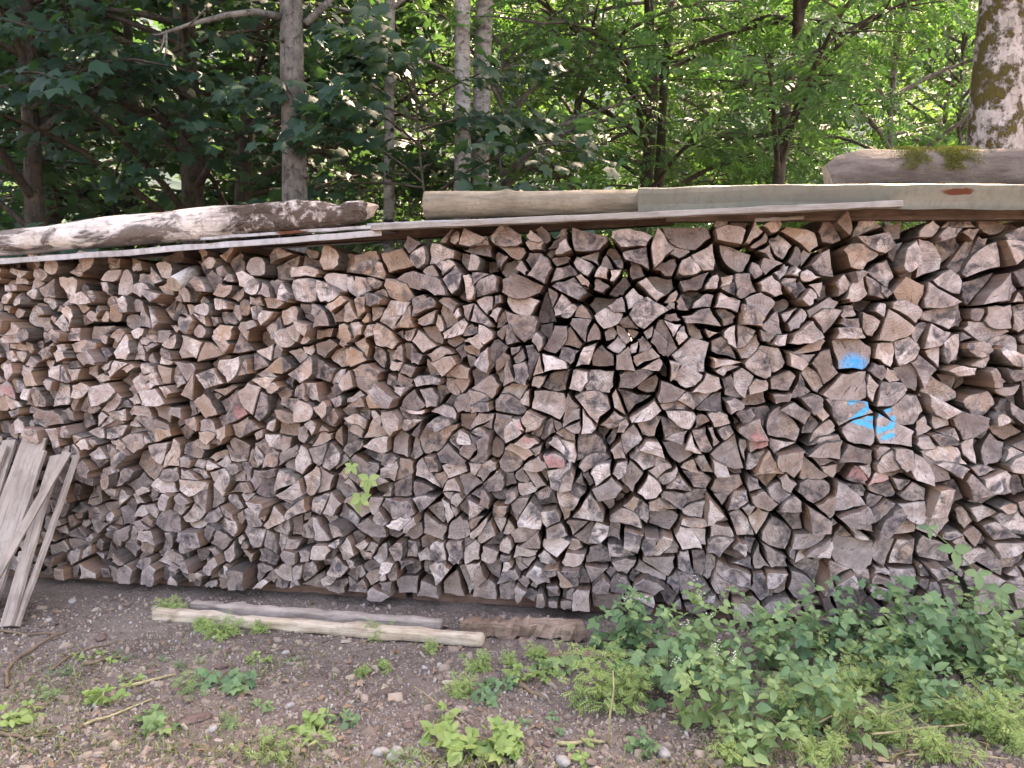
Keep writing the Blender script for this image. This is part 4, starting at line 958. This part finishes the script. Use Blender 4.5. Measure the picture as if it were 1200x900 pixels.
# sprigs growing out of the woodpile: every leaf is big enough to pick out
def sprig(name, label, stems, leaves, lmat, tpl, cat='climber'):
    base = on_wall(*stems[0][0], .02); root = thing(name, base, label, cat); mb = MB()
    for st in stems: mb.tube([on_wall(x, y, -.05 if i else .02) - base for i, (x, y) in enumerate(st)], [.003]*len(st), 5)
    new_obj('stem', mb.mesh('stem', smooth=True), root, mats=[S_GREEN])
    for (x, y, ang, sz) in leaves:
        p = on_wall(x, y, -.085) - base; a = R(ang); dv = WU*math.cos(a) + Vector((0, 0, math.sin(a))) - WN*.25
        me = leaves_mesh('leaf', tpl, np.array([tuple(p)]), np.array([tuple(-WN + Vector((rnd.gauss(0, .3), 0, .45)))]), np.array([tuple(dv)]), np.array([sz]), tone(1, .7, .2, .4, .2))
        new_obj('leaf', me, root, mats=[lmat])
def star(cx, cy, n, sz, a0=-90): return [(cx, cy, a0 + (k-(n-1)/2)*(300/n) , sz*(1 if abs(k-(n-1)/2) < 1 else .75)) for k in range(n)]
sprig('creeper_sprig', 'bright green five-fingered creeper sprig growing out of the woodpile', [[(408, 535), (418, 550), (430, 565), (424, 585)], [(408, 535), (413, 545)]],
      star(432, 562, 5, .085) + star(422, 584, 5, .085) + star(412, 546, 4, .055), W_FRESH, OVATE)
sprig('bramble_sprig', 'bramble runner climbing the logs above the tall weeds', [[(1170, 700), (1145, 672), (1120, 645), (1088, 618)], [(1145, 672), (1172, 668)]],
      star(1118, 644, 3, .10) + star(1088, 618, 3, .06) + star(1146, 672, 3, .08) + star(1172, 690, 3, .10), W_BRAMBLE, OVATE)
# ------------------------------------------------------------------ twigs, bark, stones, chips
def ground_path(L, lift=.008): return [Vector((p.x, p.y, gz(p.x, p.y)+lift)) for p in (on_ground(x, y) for x, y in L)]
def twig(label, L, r, mat=S_BROWN, lift=.008):
    pts = ground_path(L, lift); P = []
    for a, b in zip(pts[:-1], pts[1:]):
        for k in range(3): P.append(a.lerp(b, k/3) + Vector((rnd.gauss(0, r*.5), rnd.gauss(0, r*.5), abs(rnd.gauss(0, r*.4)))))
    P.append(pts[-1]); mb = MB(); mb.tube(P, [r*(1-.5*i/len(P)) for i in range(len(P))], 6, True, 0, .3)
    tag(new_obj('fallen_twig', mb.mesh('fallen_twig', smooth=True, origin=P[0]), loc=P[0], mats=[mat]), label, 'twig', 'twigs lying on the soil')
twig('curved brown twig bending over the soil below the leaning planks', [(8, 805), (5, 790), (22, 772), (60, 752), (78, 744)], .008)
twig('thin twig running from the lowest plank foot towards the pale beam', [(0, 742), (30, 746), (58, 744), (70, 750)], .006)
twig('straight brown twig lying beside the curved one', [(58, 790), (80, 774), (112, 762), (140, 755)], .006)
twig('pale straight twig pointing at the feathery weed', [(148, 806), (180, 800), (206, 794)], .008, S_STRAW)
twig('short thick twig beneath the flat pale weed', [(100, 783), (122, 778), (144, 773)], .010, S_BROWN)
twig('long thin twig lying below the broad-leaved weed', [(100, 852), (135, 838), (178, 822)], .006, S_STRAW)
twig('dark twig lying in the grass', [(0, 862), (30, 866), (62, 862)], .007)
twig('pale stick on the soil below the straw stem', [(652, 876), (680, 875), (708, 874)], .009, S_STRAW)
twig('brown stick lying beside a pale stone', [(607, 806), (622, 815), (640, 822)], .012)
twig('long fallen stalk lying through the weeds', [(1020, 880), (1080, 872), (1140, 866), (1200, 856)], .005, S_STRAW, .05)
twig('thin arched stalk standing in the tall weeds', [(960, 872), (990, 856), (1030, 868), (1070, 850)], .004, S_STRAW, .07)
twig('yellow stalk lying flat at the edge of the weeds', [(1060, 893), (1120, 890), (1180, 896)], .004, S_STRAW, .02)
twig('thin straw crossing the open soil towards the large rosette', [(485, 812), (520, 838), (552, 862)], .0025, S_STRAW, .03)
mbs = MB(); b0 = on_ground(713, 876); mbs.tube([Vector((0, 0, 0)), Vector((.004, 0, .12)), Vector((.016, -.01, .22)), Vector((.012, -.01, .29))], [.004, .004, .003, .002], 6)
tag(new_obj('dry_stem', mbs.mesh('dry_stem', smooth=True), loc=b0, mats=[S_STRAW]), 'upright bare straw-coloured stem in front of the frothy weed', 'stem')
def lump(name, label, p, sx, sy, sz, mat, seed, cat, group=None):
    rg = random.Random(seed); mb = MB(); n, m = 9, 5; V = []
    for i in range(m+1):
        ph = math.pi*i/m
        for j in range(n):
            a = 2*math.pi*j/n; v = Vector((math.cos(a)*math.sin(ph), math.sin(a)*math.sin(ph), math.cos(ph))); k = 1 + .28*mnoise.noise(v*1.7 + Vector((seed*3.1, 0, 0)))
            V.append((v.x*sx*k, v.y*sy*k, v.z*sz*k))
    F = [(i*n+j, (i+1)*n+j, (i+1)*n+(j+1) % n, i*n+(j+1) % n) for i in range(m) for j in range(n)]
    mb.add(V, F); o = new_obj(name, mb.mesh(name, smooth=True), loc=(p.x, p.y, gz(p.x, p.y)+sz*.35), mats=[mat]); o.rotation_euler = (0, 0, rg.uniform(0, 6)); return tag(o, label, cat, group)
M_STONE = mat_plain_wood('pale_stone', (0.27, 0.25, 0.225), (0.38, 0.355, 0.325), (0.16, 0.14, 0.12), (1, 1, 1), 30)
for i, (x, y, r) in enumerate(((85, 706, .030), (292, 797, .032), (637, 818, .030), (250, 857, .024), (340, 828, .022), (446, 884, .034), (460, 890, .026), (335, 765, .022), (778, 886, .034), (497, 783, .018), (195, 773, .016), (57, 728, .024), (465, 882, .03), (660, 895, .035))):
    lump('stone', 'pale stone lying loose on the dark soil', on_ground(x, y), r, r*.75, r*.5, M_STONE, 400+i, 'stone', 'pale stones on the soil')
M_BARKSLAB = mat_plain_wood('bark_slab', (0.13, 0.085, 0.07), (0.19, 0.13, 0.11), (0.06, 0.04, 0.035), (1, 1, 1), 22)
for i, (x, y, sx, sy, lab) in enumerate(((228, 845, .075, .04, 'dark red-brown bark slab lying beside the lobed weed'), (258, 783, .04, .025, 'small bark slab beside the feathery weed'), (118, 748, .06, .03, 'dark bark slab lying below the leaning planks'), (480, 852, .03, .022, 'small brown bark flake on open soil'), (642, 872, .03, .02, 'bark flake lying above the pale stick'), (335, 762, .035, .022, 'pale flat bark piece before the pale beam'))):
    lump('bark_piece', lab, on_ground(x, y), sx, sy, .010, M_BARKSLAB, 450+i, 'bark', 'bark pieces on the soil')
def litter(name, label, n, tpl, smin, smax, mat, yr=(700, 960), tn=(.5, .3, .2, .3), hump=.004, dens=None):
    pos, nr, dr, sc = [], [], [], []
    while len(pos) < n:
        x = rnd.uniform(-60, 1260); y = rnd.uniform(*yr); p = on_ground(x, y)
        if dens and rnd.random() > dens(x, y): continue
        if (p-WO).dot(WN) > -.02: continue
        az = rnd.uniform(0, 6.28); pos.append((p.x, p.y, gz(p.x, p.y)+hump*rnd.random())); dr.append((math.cos(az), math.sin(az), rnd.gauss(0, .15))); nr.append((rnd.gauss(0, .3), rnd.gauss(0, .3), 1)); sc.append(rnd.uniform(smin, smax)*rnd.uniform(.5, 1))
    o = new_obj(name, leaves_mesh(name, tpl, np.array(pos), np.array(nr), np.array(dr), np.array(sc), tone(n, *tn)), mats=[mat]); tag(o, label, name.split('_')[-1], kind='stuff')
# stones and chips as small solids
def solid(h):   # an uneven flat-topped chip
    v = [(.5, 0, 0), (.2, .38, 0), (-.35, .3, 0), (-.5, -.1, 0), (-.1, -.4, 0), (.35, -.3, 0)]; V = [(x, y, -.2) for x, y, z in v] + [(x*.75, y*.75, h) for x, y, z in v]
    F = [(i, (i+1) % 6, 6+(i+1) % 6) for i in range(6)] + [(i, 6+(i+1) % 6, 6+i) for i in range(6)] + [(6, 6+i, 7+i) for i in range(1, 5)]
    return np.array(V, float), np.array(F)
PEB = solid(.42); CHIP = (solid(.10)[0]*np.array([.32, 1, 1]), solid(.1)[1])
def mat_litter(name, a, b_, c): 
    b = NB(name); tr, tg, tb = b.sep(b.attr('tone').outputs['Color']); col = b.mix(tg, b.mix(tr, a, b_), c); n = b.noise(b.pos(), 90, 3)
    return b.finish(b.mix(b.math('MULTIPLY', n, .5), col, a), .88)
M_PEB = mat_litter('pebble', (0.15, 0.125, 0.105), (0.32, 0.285, 0.25), (0.52, 0.49, 0.45)); M_CHIP = mat_litter('chip', (0.11, 0.075, 0.06), (0.27, 0.20, 0.15), (0.48, 0.40, 0.31)); M_DRY = mat_litter('dry_leaf', (0.14, 0.085, 0.05), (0.26, 0.16, 0.10), (0.40, 0.28, 0.19))
grit = lambda x, y: .15 + .85*max(0, min(1, mnoise.noise(Vector((x*.006, y*.013, 2)))*1.8+.45))
litter('gravel', 'small pale pebbles scattered over the soil', 3800, PEB, .006, .017, M_PEB, dens=grit)
litter('gravel', 'larger pale pebbles scattered over the soil', 260, PEB, .016, .028, M_PEB, dens=grit, tn=(.5, .3, .25, .3))
litter('wood_chips', 'splinters and bark chips scattered over the soil', 12000, CHIP, .012, .045, M_CHIP, hump=.006)
litter('wood_chips', 'longer splinters scattered over the soil', 800, CHIP, .05, .10, M_CHIP, hump=.01)
litter('leaf_litter', 'brown dry leaves scattered on the soil', 700, OVATE, .02, .05, M_DRY, hump=.015)
grass('grass', 'tiny green seedlings speckled over the soil', [(300, 800, 250, 50), (700, 850, 200, 40), (1000, 850, 150, 40), (120, 830, 90, 40)], 1500, .035)

# ------------------------------------------------------------------ the hazy air
def haze():
    x0, x1, y0, y1, z0, z1 = -1700, 1700, -120, 1500, -6, 900
    V = [(x, y, z) for z in (z0, z1) for y in (y0, y1) for x in (x0, x1)]
    F = [(0, 2, 3, 1), (4, 5, 7, 6), (0, 1, 5, 4), (2, 6, 7, 3), (0, 4, 6, 2), (1, 3, 7, 5)]
    me = bpy.data.meshes.new('haze'); me.from_pydata(V, [], F)
    b = NB('haze'); v = b.node('ShaderNodeVolumePrincipled', {'Color': (0.70, 0.85, 1.0), 'Density': 0.00014, 'Anisotropy': 0.0})
    b.t.links.new(v.outputs[0], b.out.inputs['Volume']); tag(new_obj('haze', me, mats=[b.m]), kind='stuff')
haze()
